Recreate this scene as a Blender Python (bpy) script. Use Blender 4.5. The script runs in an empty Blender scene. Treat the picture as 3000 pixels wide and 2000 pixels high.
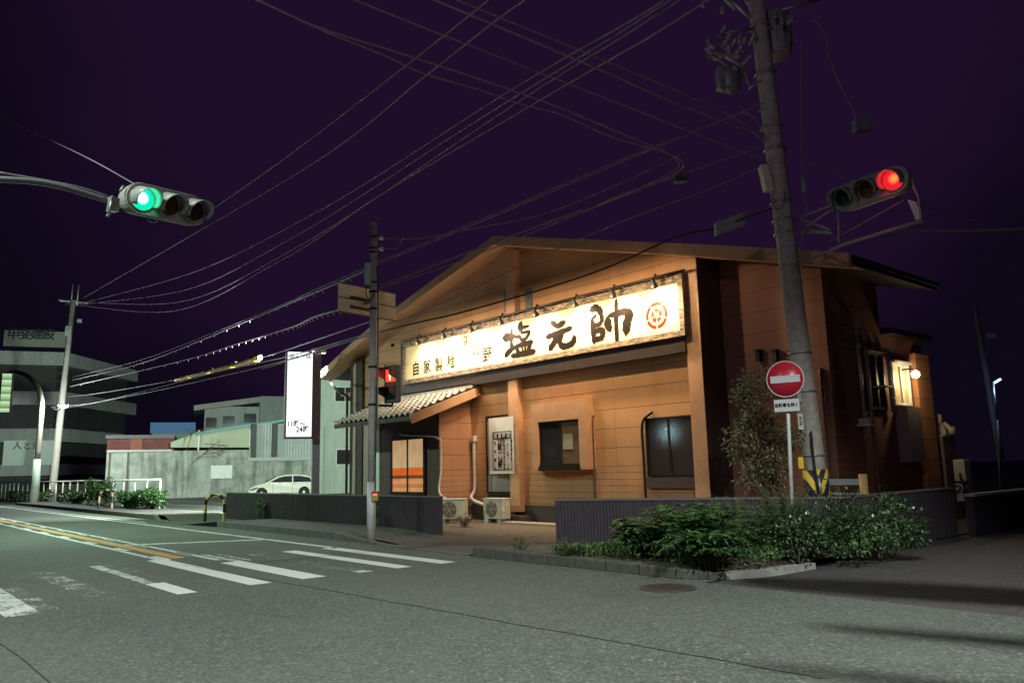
import bpy, bmesh, math, random
from mathutils import Vector, Matrix
random.seed(7)
R = math.radians
S = bpy.context.scene
COL = S.collection

# ------------------------------------------------------------------ camera
YAW, PIT, ROL, FPX, EYE = R(49.223), R(9.249), R(-1.378), 2300.0, 1.5
_F0 = Vector((-math.sin(YAW), math.cos(YAW), 0)); _R0 = Vector((math.cos(YAW), math.sin(YAW), 0)); _U0 = Vector((0, 0, 1))
_F = _F0 * math.cos(PIT) + _U0 * math.sin(PIT); _U = _U0 * math.cos(PIT) - _F0 * math.sin(PIT)
_R = _R0 * math.cos(ROL) + _U * math.sin(ROL); _U2 = _U * math.cos(ROL) - _R0 * math.sin(ROL)
CAMP = Vector((0, 0, EYE))
cd = bpy.data.cameras.new('camera'); cam = bpy.data.objects.new('camera', cd); COL.objects.link(cam)
cd.sensor_width = 36; cd.lens = FPX / 3000 * 36; cd.clip_end = 1500; cd.clip_start = 0.05
m = Matrix.Identity(4)
for i in range(3):
    m[i][0] = _R[i]; m[i][1] = _U2[i]; m[i][2] = -_F[i]; m[i][3] = CAMP[i]
cam.matrix_world = m
S.camera = cam
# survey helpers: turn a sight line into a point on a known plane of the place
def ray(x, y): return (_F + _R * ((x - 1500) / FPX) - _U2 * ((y - 1000) / FPX)).normalized()
def atY(x, y, Y): d = ray(x, y); return CAMP + d * (Y / d.y)
def atX(x, y, X): d = ray(x, y); return CAMP + d * (X / d.x)
def atG(x, y, z=0.0): d = ray(x, y); return CAMP + d * ((z - EYE) / d.z)
def atD(x, y, D): d = ray(x, y); return CAMP + d * (D / math.hypot(d.x, d.y))

# ------------------------------------------------------------------ world (night sky glow) and exposure
w = bpy.data.worlds.new('World'); S.world = w; w.use_nodes = True
wt = w.node_tree; wt.nodes.clear()
wo = wt.nodes.new('ShaderNodeOutputWorld'); wb = wt.nodes.new('ShaderNodeBackground')
tc = wt.nodes.new('ShaderNodeTexCoord'); wn = wt.nodes.new('ShaderNodeTexNoise'); wr = wt.nodes.new('ShaderNodeValToRGB')
wn.inputs['Scale'].default_value = 2.2; wn.inputs['Detail'].default_value = 5
wt.links.new(tc.outputs['Generated'], wn.inputs['Vector'])
wd = wt.nodes.new('ShaderNodeVectorMath'); wd.operation = 'DOT_PRODUCT'; wt.links.new(tc.outputs['Generated'], wd.inputs[0]); wd.inputs[1].default_value = tuple(ray(1500, 60))
wm = wt.nodes.new('ShaderNodeMath'); wm.operation = 'MULTIPLY_ADD'; wt.links.new(wn.outputs['Fac'], wm.inputs[0]); wm.inputs[1].default_value = .18; wt.links.new(wd.outputs['Value'], wm.inputs[2])
wt.links.new(wm.outputs[0], wr.inputs['Fac'])
wr.color_ramp.elements[0].position = .915; wr.color_ramp.elements[0].color = (.0038, .0026, .0085, 1)
wr.color_ramp.elements[1].position = 1.115; wr.color_ramp.elements[1].color = (.0135, .0044, .0215, 1)
wt.links.new(wr.outputs['Color'], wb.inputs['Color']); wb.inputs['Strength'].default_value = 1.0
wt.links.new(wb.outputs['Background'], wo.inputs['Surface'])
S.view_settings.view_transform = 'Standard'; S.view_settings.look = 'None'
S.view_settings.exposure = 0; S.view_settings.gamma = 1
try:
    S.cycles.sample_clamp_indirect = 4; S.cycles.max_bounces = 6; S.cycles.use_denoising = True
except Exception: pass

def lamp(name, kind, loc, power, color, size=.1, target=None, angle=120, blend=.6):
    l = bpy.data.lights.new(name, kind); l.energy = power; l.color = color
    if kind == 'SPOT': l.spot_size = R(angle); l.spot_blend = blend; l.shadow_soft_size = size
    elif kind == 'POINT': l.shadow_soft_size = size
    elif kind == 'AREA': l.size = size
    o = bpy.data.objects.new(name, l); COL.objects.link(o); o.location = loc
    if target is not None:
        o.rotation_euler = (Vector(target) - Vector(loc)).to_track_quat('-Z', 'Y').to_euler()
    return o
# street lighting from unseen lamps along the road, plus added fill lamps
lamp('street_and_fill_light', 'SPOT', (1.0, 4.6, 8.2), 5600, (.93, 1, .94), .10, (-3.6, 5.6, 0), 98, .6)
lamp('street_and_fill_light', 'POINT', (-2.5, -1.0, 8.5), 500, (1, .80, 1), .2)  # added fill with no fixture, brightens the poles and wires
lamp('street_and_fill_light', 'SPOT', (-27, 3.5, 9.5), 6600, (.66, 1, .73), .15, (-27, 7.0, 0), 132, .9)  # added inside the view without a fixture, greens the left road
lamp('street_and_fill_light', 'SPOT', (-11, -2.0, 9.5), 3600, (.84, 1, .90), .15, (-10.5, 2.6, 0), 96, .8)

# ------------------------------------------------------------------ materials
MATS = {}
def nt_new(name):
    m = bpy.data.materials.new(name); m.use_nodes = True; nt = m.node_tree; nt.nodes.clear()
    out = nt.nodes.new('ShaderNodeOutputMaterial'); b = nt.nodes.new('ShaderNodeBsdfPrincipled')
    nt.links.new(b.outputs[0], out.inputs[0]); return m, nt, b, out
def N(nt, t, **k):
    n = nt.nodes.new(t)
    for a, v in k.items():
        if a.startswith('i_'): n.inputs[a[2:].replace('_', ' ')].default_value = v
        else: setattr(n, a, v)
    return n
def ma(nt, op, a, b=None, c=None):
    n = nt.nodes.new('ShaderNodeMath'); n.operation = op
    for i, v in enumerate((a, b, c)):
        if v is None: continue
        if hasattr(v, 'links'): nt.links.new(v, n.inputs[i])
        else: n.inputs[i].default_value = v
    return n.outputs[0]
def mixc(nt, f, a, b, mode='MIX'):
    n = nt.nodes.new('ShaderNodeMix'); n.data_type = 'RGBA'; n.blend_type = mode
    for s, v in ((n.inputs[0], f), (n.inputs[6], a), (n.inputs[7], b)):
        if hasattr(v, 'links'): nt.links.new(v, s)
        else: s.default_value = v if not isinstance(v, tuple) or len(v) == 4 else (*v, 1)
    return n.outputs[2]
def noise(nt, scale, detail=4, vec=None, rough=.6):
    n = N(nt, 'ShaderNodeTexNoise'); n.inputs['Scale'].default_value = scale; n.inputs['Detail'].default_value = detail
    n.inputs['Roughness'].default_value = rough
    if vec is not None: nt.links.new(vec, n.inputs['Vector'])
    return n.outputs['Fac']
def ramp(nt, f, p0, p1):
    n = N(nt, 'ShaderNodeMapRange'); nt.links.new(f, n.inputs[0]); n.inputs[1].default_value = p0; n.inputs[2].default_value = p1
    return n.outputs[0]
def pos(nt):
    g = N(nt, 'ShaderNodeNewGeometry'); s = N(nt, 'ShaderNodeSeparateXYZ'); nt.links.new(g.outputs['Position'], s.inputs[0])
    return g.outputs['Position'], s.outputs
def bump(nt, b, h, strength=.3, dist=.02):
    n = N(nt, 'ShaderNodeBump'); n.inputs['Strength'].default_value = strength; n.inputs['Distance'].default_value = dist
    nt.links.new(h, n.inputs['Height']); nt.links.new(n.outputs[0], b.inputs['Normal'])

def mat(name, col, rough=.6, metal=0, var=.25, scale=6, bumpy=.1, dirt=0, emit=None, estr=0, spec=None):
    """plain material broken up with two scales of noise"""
    if name in MATS: return MATS[name]
    m, nt, b, out = nt_new(name); P, xyz = pos(nt)
    n1 = noise(nt, scale, 5, P); n2 = noise(nt, scale * 9, 3, P)
    f = ma(nt, 'ADD', ma(nt, 'MULTIPLY', n1, .7), ma(nt, 'MULTIPLY', n2, .3))
    f = ramp(nt, f, .3, .7)
    lo = tuple(c * (1 - var) for c in col); hi = tuple(min(1, c * (1 + var * .6)) for c in col)
    c = mixc(nt, f, lo, hi)
    if dirt:
        s = N(nt, 'ShaderNodeMapping'); nt.links.new(P, s.inputs[0]); s.inputs['Scale'].default_value = (1, 1, .12)
        d = ramp(nt, noise(nt, 2.2, 6, s.outputs[0]), .45, .75)
        c = mixc(nt, ma(nt, 'MULTIPLY', d, dirt), c, (.03, .032, .025))
    nt.links.new(c, b.inputs['Base Color'])
    b.inputs['Roughness'].default_value = rough; b.inputs['Metallic'].default_value = metal
    if bumpy: bump(nt, b, n2, bumpy, .01)
    if spec is not None: b.inputs['Specular IOR Level'].default_value = spec
    if emit: b.inputs['Emission Color'].default_value = (*emit, 1); b.inputs['Emission Strength'].default_value = estr
    MATS[name] = m; return m

def m_asphalt(name, base, warm=0):
    m, nt, b, out = nt_new(name); P, xyz = pos(nt)
    v = N(nt, 'ShaderNodeTexVoronoi'); v.inputs['Scale'].default_value = 48; nt.links.new(P, v.inputs['Vector'])
    agg = v.outputs['Color']; sx = N(nt, 'ShaderNodeSeparateColor'); nt.links.new(agg, sx.inputs[0])
    a = ramp(nt, sx.outputs[0], .0, 1.0)
    v2 = N(nt, 'ShaderNodeTexVoronoi'); v2.inputs['Scale'].default_value = 24; nt.links.new(P, v2.inputs['Vector'])
    s2 = N(nt, 'ShaderNodeSeparateColor'); nt.links.new(v2.outputs['Color'], s2.inputs[0])
    big = noise(nt, .28, 6, P); mid = noise(nt, 3, 5, P)
    f = ma(nt, 'ADD', ma(nt, 'MULTIPLY', a, .45), ma(nt, 'ADD', ma(nt, 'MULTIPLY', s2.outputs[0], .12), ma(nt, 'MULTIPLY', big, .6)))
    c = mixc(nt, ramp(nt, f, .2, .8), tuple(k * .5 for k in base), tuple(k * 1.4 for k in base))
    c = mixc(nt, ma(nt, 'GREATER_THAN', sx.outputs[1], .93), c, tuple(k * 2.0 for k in base))
    c = mixc(nt, ma(nt, 'MULTIPLY', ramp(nt, mid, .55, .8), .35), c, tuple(k * .5 for k in base))
    # long dark seams along the lanes and tyre-polished bands
    yy = ma(nt, 'ADD', xyz[1], ma(nt, 'MULTIPLY', ma(nt, 'SUBTRACT', noise(nt, .6, 4, P), .5), .35))
    nt.links.new(c, b.inputs['Base Color']); b.inputs['Roughness'].default_value = .78
    b.inputs['Specular IOR Level'].default_value = .35
    bump(nt, b, ma(nt, 'ADD', v.outputs['Distance'], ma(nt, 'MULTIPLY', mid, .4)), .35, .012)
    return m
A_ROAD = m_asphalt('asphalt', (.080, .088, .078))
A_WALK = m_asphalt('pavement_asphalt', (.075, .068, .062))
A_LOT = m_asphalt('parking_lot_asphalt', (.07, .075, .07))
A_SIDE = m_asphalt('side_street_asphalt', (.055, .05, .052))

def m_paint(name, col, wear, asph=(.07, .072, .067)):
    m, nt, b, out = nt_new(name); P, xyz = pos(nt)
    n = ma(nt, 'ADD', ma(nt, 'MULTIPLY', noise(nt, 22, 6, P, .75), .6), ma(nt, 'MULTIPLY', noise(nt, 2.3, 5, P), .4))
    f = ramp(nt, n, wear - .035, wear + .035)     # 1 = paint left
    t = noise(nt, 60, 2, P)
    pc = mixc(nt, t, tuple(c * .72 for c in col), col)
    nt.links.new(pc, b.inputs['Base Color']); b.inputs['Roughness'].default_value = .6
    bump(nt, b, t, .25, .006)
    tr_ = N(nt, 'ShaderNodeBsdfTransparent'); mx = N(nt, 'ShaderNodeMixShader'); nt.links.new(f, mx.inputs[0]); nt.links.new(tr_.outputs[0], mx.inputs[1]); nt.links.new(b.outputs[0], mx.inputs[2]); nt.links.new(mx.outputs[0], out.inputs[0]); return m
PAINT = m_paint('road_paint', (.72, .73, .70), .36)
PAINT_W = m_paint('worn_road_paint', (.62, .63, .60), .47)
PAINT_VW = m_paint('very_worn_road_paint', (.50, .51, .48), .555)
PAINT_O = m_paint('orange_road_paint', (.62, .30, .05), .42)

def m_siding(name, col, joints=True, low=True):
    m, nt, b, out = nt_new(name); P, xyz = pos(nt)
    z = xyz[2]
    def groove(v, pitch, wid, off=0.0):
        t = ma(nt, 'FRACT', ma(nt, 'DIVIDE', ma(nt, 'ADD', v, 100 * pitch - off), pitch))
        d = ma(nt, 'MULTIPLY', ma(nt, 'ABSOLUTE', ma(nt, 'SUBTRACT', t, .5)), pitch)     # pitch/2 at groove
        return ma(nt, 'GREATER_THAN', d, pitch / 2 - wid)
    gh = groove(z, .497, .007)
    gl = groove(z, .166, .005, .03)
    isl = ma(nt, 'LESS_THAN', z, 1.56)
    g = ma(nt, 'ADD', ma(nt, 'MULTIPLY', gh, ma(nt, 'SUBTRACT', 1, isl)), ma(nt, 'MULTIPLY', gl, isl)) if low else gh
    if joints: g = ma(nt, 'MAXIMUM', g, ma(nt, 'MULTIPLY', groove(ma(nt, 'ADD', xyz[0], xyz[1]), 3.03, .004, 1.6 - .03), .75))
    v = N(nt, 'ShaderNodeTexVoronoi'); v.inputs['Scale'].default_value = 60; nt.links.new(P, v.inputs['Vector'])
    n1 = noise(nt, 1.2, 5, P); n2 = noise(nt, 45, 4, P)
    st = N(nt, 'ShaderNodeMapping'); nt.links.new(P, st.inputs[0]); st.inputs['Scale'].default_value = (1.5, 1.5, .15)
    str_ = ramp(nt, noise(nt, 1.6, 6, st.outputs[0]), .5, .8)
    c = mixc(nt, n1, tuple(k * .82 for k in col), tuple(k * 1.12 for k in col))
    c = mixc(nt, ramp(nt, n2, .3, .7), c, mixc(nt, .5, c, tuple(k * .6 for k in col)))
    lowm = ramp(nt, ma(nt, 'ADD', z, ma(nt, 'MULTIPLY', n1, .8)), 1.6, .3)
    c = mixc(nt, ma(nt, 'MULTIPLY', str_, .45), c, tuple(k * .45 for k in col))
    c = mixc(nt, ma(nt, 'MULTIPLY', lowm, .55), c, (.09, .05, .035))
    c = mixc(nt, ma(nt, 'MULTIPLY', g, .8), c, (.04, .02, .012))
    nt.links.new(c, b.inputs['Base Color']); b.inputs['Roughness'].default_value = .75
    bump(nt, b, ma(nt, 'SUBTRACT', ma(nt, 'MULTIPLY', n2, .25), g), .5, .008); return m
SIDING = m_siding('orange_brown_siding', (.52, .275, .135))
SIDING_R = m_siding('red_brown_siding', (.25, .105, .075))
WOODTRIM = mat('painted_trim', (.50, .28, .16), .6, var=.2, scale=3)
DARKTRIM = mat('dark_brown_board', (.060, .038, .034), .65, var=.3, scale=4)
DARKWALL = mat('dark_brown_wall', (.080, .050, .045), .75, var=.3, scale=5)
PINKWALL = mat('pale_brown_render', (.36, .27, .24), .8, var=.15, scale=2)

def m_wood(name):
    m, nt, b, out = nt_new(name); P, xyz = pos(nt)
    mp = N(nt, 'ShaderNodeMapping'); nt.links.new(P, mp.inputs[0]); mp.inputs['Scale'].default_value = (1, 6, 9)
    n = noise(nt, 5, 8, mp.outputs[0], .75); f = ramp(nt, n, .42, .62)
    nt.links.new(mixc(nt, f, (.035, .022, .015), (.50, .38, .27)), b.inputs['Base Color']); b.inputs['Roughness'].default_value = .8
    bump(nt, b, n, .6, .01); return m
OLDWOOD = m_wood('weathered_wood')
SIGNP = mat('cream_sign_panel', (.80, .66, .40), .8, var=.06, scale=3, bumpy=.03, spec=.15)
INK = mat('black_brush_ink', (.014, .011, .01), .9, var=.4, scale=8, spec=.05)
INK_S = mat('grey_brown_ink', (.055, .045, .04), .9, var=.3, spec=.05)
REDINK = mat('vermilion_ink', (.48, .028, .008), .9, var=.15, spec=.05)
BLACK = mat('black_metal', (.02, .018, .017), .45, .3, var=.3)
GALV = mat('galvanised_steel', (.36, .37, .36), .45, .6, var=.25, scale=7, dirt=.3)
POLEM = mat('grey_painted_pole', (.50, .49, .48), .5, .1, var=.25, scale=5, dirt=.3)
CONC = mat('pole_concrete', (.38, .34, .31), .85, var=.4, scale=9, bumpy=.4, dirt=.35)
CONCW = mat('stained_concrete', (.42, .45, .40), .85, var=.55, scale=1.1, bumpy=.3, dirt=.8)
CONCK = mat('kerb_concrete', (.115, .11, .11), .85, var=.4, scale=5, bumpy=.4)
MOSSK = mat('dark_mossy_kerb', (.075, .075, .06), .9, var=.5, scale=8, bumpy=.6)
RIB = mat('dark_ribbed_block', (.048, .036, .046), .85, var=.35, scale=6, bumpy=.4)
RIBCAP = mat('wall_cap', (.11, .09, .095), .8, var=.3)
SOIL = mat('yard_soil', (.12, .09, .07), .95, var=.5, scale=5, bumpy=.7)
WHITEP = mat('white_enamel', (.72, .73, .70), .4, var=.1, scale=4, dirt=.12)
CREAMP = mat('cream_enamel', (.55, .52, .43), .45, var=.15, scale=4, dirt=.3)
ALU = mat('bronze_window_frame', (.035, .028, .026), .4, .5, var=.2)
VINYL = mat('white_vinyl_banner', (.68, .69, .70), .5, var=.08, scale=3)
PVC = mat('grey_pvc_pipe', (.52, .47, .42), .5, var=.15)
REDP = mat('no_entry_red', (.42, .012, .03), .35, var=.2, scale=5)
GREYW = mat('reflective_white', (.50, .52, .53), .4, var=.12)
YEL = mat('hazard_yellow', (.72, .48, .03), .5, var=.25, scale=8)
YELG = mat('yellow_cable_guard', (.70, .42, .05), .5, var=.2)
RED = mat('red_plastic', (.45, .03, .03), .45)
CABLE = mat('cable_sheath', (.21, .17, .22), .6, var=.3)
CABLEB = mat('black_cable', (.02, .02, .02), .6)
SIGNALB = mat('signal_housing_grey', (.33, .32, .29), .5, .1, var=.2, scale=8, dirt=.3)
DLENS_R = mat('unlit_red_lens', (.09, .012, .02), .25)
DLENS_Y = mat('unlit_amber_lens', (.09, .035, .015), .25)
DLENS_G = mat('unlit_green_lens', (.01, .03, .035), .25)
def m_emit(name, col, s):
    m, nt, b, out = nt_new(name); e = N(nt, 'ShaderNodeEmission'); e.inputs[0].default_value = (*col, 1); e.inputs[1].default_value = s
    nt.links.new(e.outputs[0], out.inputs[0]); return m
def m_glass(name, tint=(.02, .02, .025), rough=.08):
    m, nt, b, out = nt_new(name); P, x = pos(nt)
    nt.links.new(mixc(nt, noise(nt, 2, 3, P), tint, tuple(c * 2.2 for c in tint)), b.inputs['Base Color'])
    b.inputs['Roughness'].default_value = rough; b.inputs['Specular IOR Level'].default_value = .6
    bump(nt, b, noise(nt, 1.2, 2, P), .05, .01); return m
GLASS = m_glass('dark_window_glass'); GLASS_W = m_glass('warm_dark_glass', (.085, .05, .035), .3)
GLASSF = m_glass('frosted_glass', (.045, .035, .04), .35)

def m_tile(name, col=(.36, .32, .30)):
    m, nt, b, out = nt_new(name); P, x = pos(nt)
    nt.links.new(mixc(nt, ramp(nt, noise(nt, 7, 5, P), .35, .7), tuple(c * .5 for c in col), col), b.inputs['Base Color'])
    b.inputs['Roughness'].default_value = .5; return m
TILE = m_tile('clay_roof_tile', (.52, .46, .42)); ROOFD = m_tile('dark_roof_metal', (.022, .018, .02))

def m_leaf(name, a, b_):
    m, nt, b, out = nt_new(name); P, x = pos(nt)
    oi = N(nt, 'ShaderNodeNewGeometry')
    f = ma(nt, 'ADD', ma(nt, 'MULTIPLY', oi.outputs['Random Per Island'], .6), ma(nt, 'MULTIPLY', noise(nt, 3, 3, P), .4))
    nt.links.new(mixc(nt, ramp(nt, f, .2, .8), a, b_), b.inputs['Base Color']); b.inputs['Roughness'].default_value = .5
    try: b.inputs['Transmission Weight'].default_value = 0; 
    except Exception: pass
    return m
LEAF1 = m_leaf('fern_leaf', (.014, .040, .010), (.065, .17, .04))
LEAF2 = m_leaf('weed_leaf', (.025, .050, .016), (.09, .17, .045))
LEAF3 = m_leaf('dark_glossy_leaf', (.010, .026, .008), (.045, .095, .028))
LEAF4 = m_leaf('roadside_shrub_leaf', (.012, .035, .008), (.04, .10, .02))
LEAFD = m_leaf('dry_leaf', (.12, .05, .03), (.30, .15, .08))
BARK = mat('bark', (.10, .075, .055), .9, var=.4, bumpy=.5)
FLOWER = mat('pale_petals', (.55, .50, .52), .6)

# ------------------------------------------------------------------ mesh builder
class MB:
    def __init__(s): s.v = []; s.f = []; s.mi = []; s.cur = 0; s.sm = []
    def add(s, vs, fs, smooth=False):
        o = len(s.v); s.v += [Vector(v) for v in vs]
        for f in fs: s.f.append([i + o for i in f]); s.mi.append(s.cur); s.sm.append(smooth)
        return s
    def box(s, x0, x1, y0, y1, z0, z1):
        return s.add([(x0, y0, z0), (x1, y0, z0), (x1, y1, z0), (x0, y1, z0), (x0, y0, z1), (x1, y0, z1), (x1, y1, z1), (x0, y1, z1)],
                     [(0, 3, 2, 1), (4, 5, 6, 7), (0, 1, 5, 4), (1, 2, 6, 5), (2, 3, 7, 6), (3, 0, 4, 7)])
    def obox(s, c, u, v, wv, hu, hv, hw):
        c = Vector(c); u = Vector(u).normalized() * hu; v = Vector(v).normalized() * hv; wv = Vector(wv).normalized() * hw
        P = [c + u * a + v * b + wv * d for d in (-1, 1) for a, b in ((-1, -1), (1, -1), (1, 1), (-1, 1))]
        return s.add(P, [(0, 3, 2, 1), (4, 5, 6, 7), (0, 1, 5, 4), (1, 2, 6, 5), (2, 3, 7, 6), (3, 0, 4, 7)])
    def tube(s, pts, r, n=8, caps=True, smooth=True):
        pts = [Vector(p) for p in pts]; rs = r if isinstance(r, (list, tuple)) else [r] * len(pts)
        rings = []; t0 = (pts[1] - pts[0]).normalized()
        up = Vector((0, 0, 1)) if abs(t0.z) < .9 else Vector((1, 0, 0)); a = t0.cross(up).normalized(); vs = []
        for i, p in enumerate(pts):
            t = (pts[min(i + 1, len(pts) - 1)] - pts[max(i - 1, 0)]).normalized()
            a = (a - t * a.dot(t)).normalized(); b = t.cross(a)
            vs += [p + (a * math.cos(k * 2 * math.pi / n) + b * math.sin(k * 2 * math.pi / n)) * rs[i] for k in range(n)]
        fs = []
        for i in range(len(pts) - 1):
            for k in range(n):
                fs.append((i * n + k, i * n + (k + 1) % n, (i + 1) * n + (k + 1) % n, (i + 1) * n + k))
        s.add(vs, fs, smooth)
        if caps:
            o = len(s.v) - len(vs)
            s.f.append([o + k for k in range(n)][::-1]); s.mi.append(s.cur); s.sm.append(False)
            o2 = len(s.v) - n; s.f.append([o2 + k for k in range(n)]); s.mi.append(s.cur); s.sm.append(False)
        return s
    def cyl(s, a, b, r0, r1=None, n=16): return s.tube([a, b], [r0, r0 if r1 is None else r1], n)
    def prism(s, poly, d, at=lambda u, v: Vector((u, 0, v))):
        """poly of (u,v), extruded by vector d"""
        P = [at(u, v) for u, v in poly]; n = len(P); d = Vector(d)
        return s.add(P + [p + d for p in P], [list(range(n)), list(range(n, 2 * n))[::-1]] + [(i, i + n, (i + 1) % n + n, (i + 1) % n) for i in range(n)])
    def lathe(s, c, prof, axis=(0, 0, 1), n=20):
        c = Vector(c); ax = Vector(axis).normalized(); up = Vector((0, 0, 1)) if abs(ax.z) < .9 else Vector((1, 0, 0))
        a = ax.cross(up).normalized(); b = ax.cross(a); vs = []; fs = []
        for r, h in prof: vs += [c + ax * h + (a * math.cos(k * 2 * math.pi / n) + b * math.sin(k * 2 * math.pi / n)) * r for k in range(n)]
        for i in range(len(prof) - 1):
            for k in range(n): fs.append((i * n + k, i * n + (k + 1) % n, (i + 1) * n + (k + 1) % n, (i + 1) * n + k))
        return s.add(vs, fs, True)
    def quad(s, a, b, c, d): return s.add([a, b, c, d], [(0, 1, 2, 3)])
    def poly(s, P): return s.add(P, [list(range(len(P)))])
    def split(s, name, mats, parent=None, bevel=0):
        par = list(range(len(s.v)))
        def fd_(i):
            while par[i] != i: par[i] = par[par[i]]; i = par[i]
            return i
        for f in s.f:
            for k in f[1:]: par[fd_(k)] = fd_(f[0])
        gr = {}
        for j, f in enumerate(s.f): gr.setdefault(fd_(f[0]), []).append(j)
        for fs in gr.values():
            ids = sorted({k for j in fs for k in s.f[j]}); mp = {k: n for n, k in enumerate(ids)}; q = MB()
            q.v = [s.v[k] for k in ids]; q.f = [[mp[k] for k in s.f[j]] for j in fs]; q.mi = [s.mi[j] for j in fs]; q.sm = [s.sm[j] for j in fs]
            q.build(name, mats, parent, bevel)
    def build(s, name, mats, parent=None, bevel=0, fixn=True):
        me = bpy.data.meshes.new(name); base = Vector((0, 0, 0))
        p = parent
        while p is not None: base = base + Vector(p.location); p = p.parent
        me.from_pydata([tuple(v - base) for v in s.v], [], s.f)
        if not isinstance(mats, (list, tuple)): mats = [mats]
        for mm in mats: me.materials.append(mm)
        for i, pl in enumerate(me.polygons): pl.material_index = s.mi[i]; pl.use_smooth = s.sm[i]
        if fixn and len(s.f) < 60000:
            bm = bmesh.new(); bm.from_mesh(me); bmesh.ops.recalc_face_normals(bm, faces=bm.faces); bm.to_mesh(me); bm.free()
        me.update()
        o = bpy.data.objects.new(name, me); COL.objects.link(o)
        if parent is not None: o.parent = parent
        if bevel:
            b = o.modifiers.new('bevel', 'BEVEL'); b.width = bevel; b.segments = 2; b.limit_method = 'ANGLE'
        return o
def tag(o, label=None, cat=None, group=None, kind=None):
    if label: o['label'] = label
    if cat: o['category'] = cat
    if group: o['group'] = group
    if kind: o['kind'] = kind
    return o
def thing(name, loc, label, cat, group=None):
    o = bpy.data.objects.new(name, None); COL.objects.link(o); o.location = Vector(loc); o.empty_display_size = .2
    return tag(o, label, cat, group)
def struct(o): return tag(o, kind='structure')
def crm(pts, k=8):
    """Catmull-Rom through points"""
    P = [Vector(p) for p in pts]; P = [P[0] * 2 - P[1]] + P + [P[-1] * 2 - P[-2]]; out = []
    for i in range(1, len(P) - 2):
        for j in range(k):
            t = j / k; a, b, c, d = P[i - 1:i + 3]
            out.append(.5 * ((2 * b) + (c - a) * t + (2 * a - 5 * b + 4 * c - d) * t * t + (3 * b - a - 3 * c + d) * t ** 3))
    out.append(P[-2]); return out
def text(body, origin, right, up, size, parent, material, name='lettering', thick=.004, bold=0, align='CENTER', sx=1.0):
    """text as a thin solid mesh; origin = centre of the line"""
    c = bpy.data.curves.new('t', 'FONT'); c.body = body; c.size = size; c.align_x = align; c.align_y = 'CENTER'; c.offset = bold * size; c.extrude = thick
    c.resolution_u = 2
    o = bpy.data.objects.new('t', c); COL.objects.link(o); bpy.context.view_layer.update()
    me = bpy.data.meshes.new_from_object(o.evaluated_get(bpy.context.evaluated_depsgraph_get())); COL.objects.unlink(o)
    bpy.data.objects.remove(o)
    r = Vector(right).normalized(); u = Vector(up).normalized(); n = r.cross(u); base = Vector((0, 0, 0)); p = parent
    while p is not None: base = base + Vector(p.location); p = p.parent
    for v in me.vertices: v.co = Vector(origin) - base + r * v.co.x * sx + u * v.co.y + n * v.co.z
    me.name = name; me.materials.clear(); me.materials.append(material)
    ob = bpy.data.objects.new(name, me); COL.objects.link(ob); ob.parent = parent
    return ob
def join_meshes(objs, name):
    """merge text meshes that belong to one face of lettering"""
    bm = bmesh.new()
    for o in objs: bm.from_mesh(o.data)
    keep = objs[0]; bm.to_mesh(keep.data); bm.free(); keep.name = name
    for o in objs[1:]: bpy.data.objects.remove(o)
    return keep

# ================================================================== GROUND
g = MB(); g.quad((-400, -150, -.02), (300, -150, -.02), (300, 400, -.02), (-400, 400, -.02)); struct(g.build('ground', mat('earth', (.05, .045, .04), .95)))
road = MB(); road.poly([(-260, -60, 0), (60, -60, 0), (60, 8.72, 0), (-6.4, 8.72, 0), (-6.4, 9.4, 0), (-260, 9.4, 0)])
road = struct(road.build('road', A_ROAD))
m_ = MB(); m_.poly([(-6.35, 8.72, .0), (1.5, 8.72, .0), (1.5, 60, .0), (-6.1, 60, 0), (-6.1, 11.0, 0)]); struct(m_.build('side_street', A_SIDE))
# pavement: raised west of the crossing, sinking to the road beside it
pv = MB()
def pave(x0, x1, y0, y1, z0, z1):
    pv.quad((x0, y0, z0), (x1, y0, z1), (x1, y1, z1), (x0, y1, z0))
pave(-24.3, -17.0, 9.16, 10.75, .15, .15); pave(-17.0, -14.3, 9.16, 10.75, .15, .012); pave(-14.3, -11.3, 8.9, 10.75, .012, .012); pave(-60, -30.5, 9.36, 11.4, .15, .15)
pv.quad((-26.4, 8.75, .006), (-24.3, 8.9, .15), (-24.3, 10.75, .15), (-26.4, 10.75, .006))
pv.quad((-30.5, 9.36, .15), (-28.9, 9.1, .006), (-28.9, 11.4, .006), (-30.5, 11.4, .15)); pv.quad((-60, 11.4, .15), (-60, 11.55, .0), (-30.5, 11.55, .0), (-30.5, 11.4, .15))
struct(pv.build('pavement', A_WALK, fixn=False))
yd = MB(); yd.quad((-26.8, 10.75, .008), (-6.47, 10.75, .008), (-6.47, 30, .008), (-26.8, 30, .008)); struct(yd.build('yard', SOIL))
lot = MB(); lot.quad((-30.5, 8.70, .004), (-26.3, 8.70, .004), (-26.3, 10.80, .004), (-30.5, 10.80, .004)); lot.quad((-30.5, 10.80, .004), (-26.8, 10.80, .004), (-26.8, 45, .004), (-30.5, 45, .004)); lot.quad((-90, 11.4, .004), (-30.5, 11.4, .004), (-30.5, 60, .004), (-90, 60, .004))
lot = struct(lot.build('parking_lot', A_LOT))
kb = MB()
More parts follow.
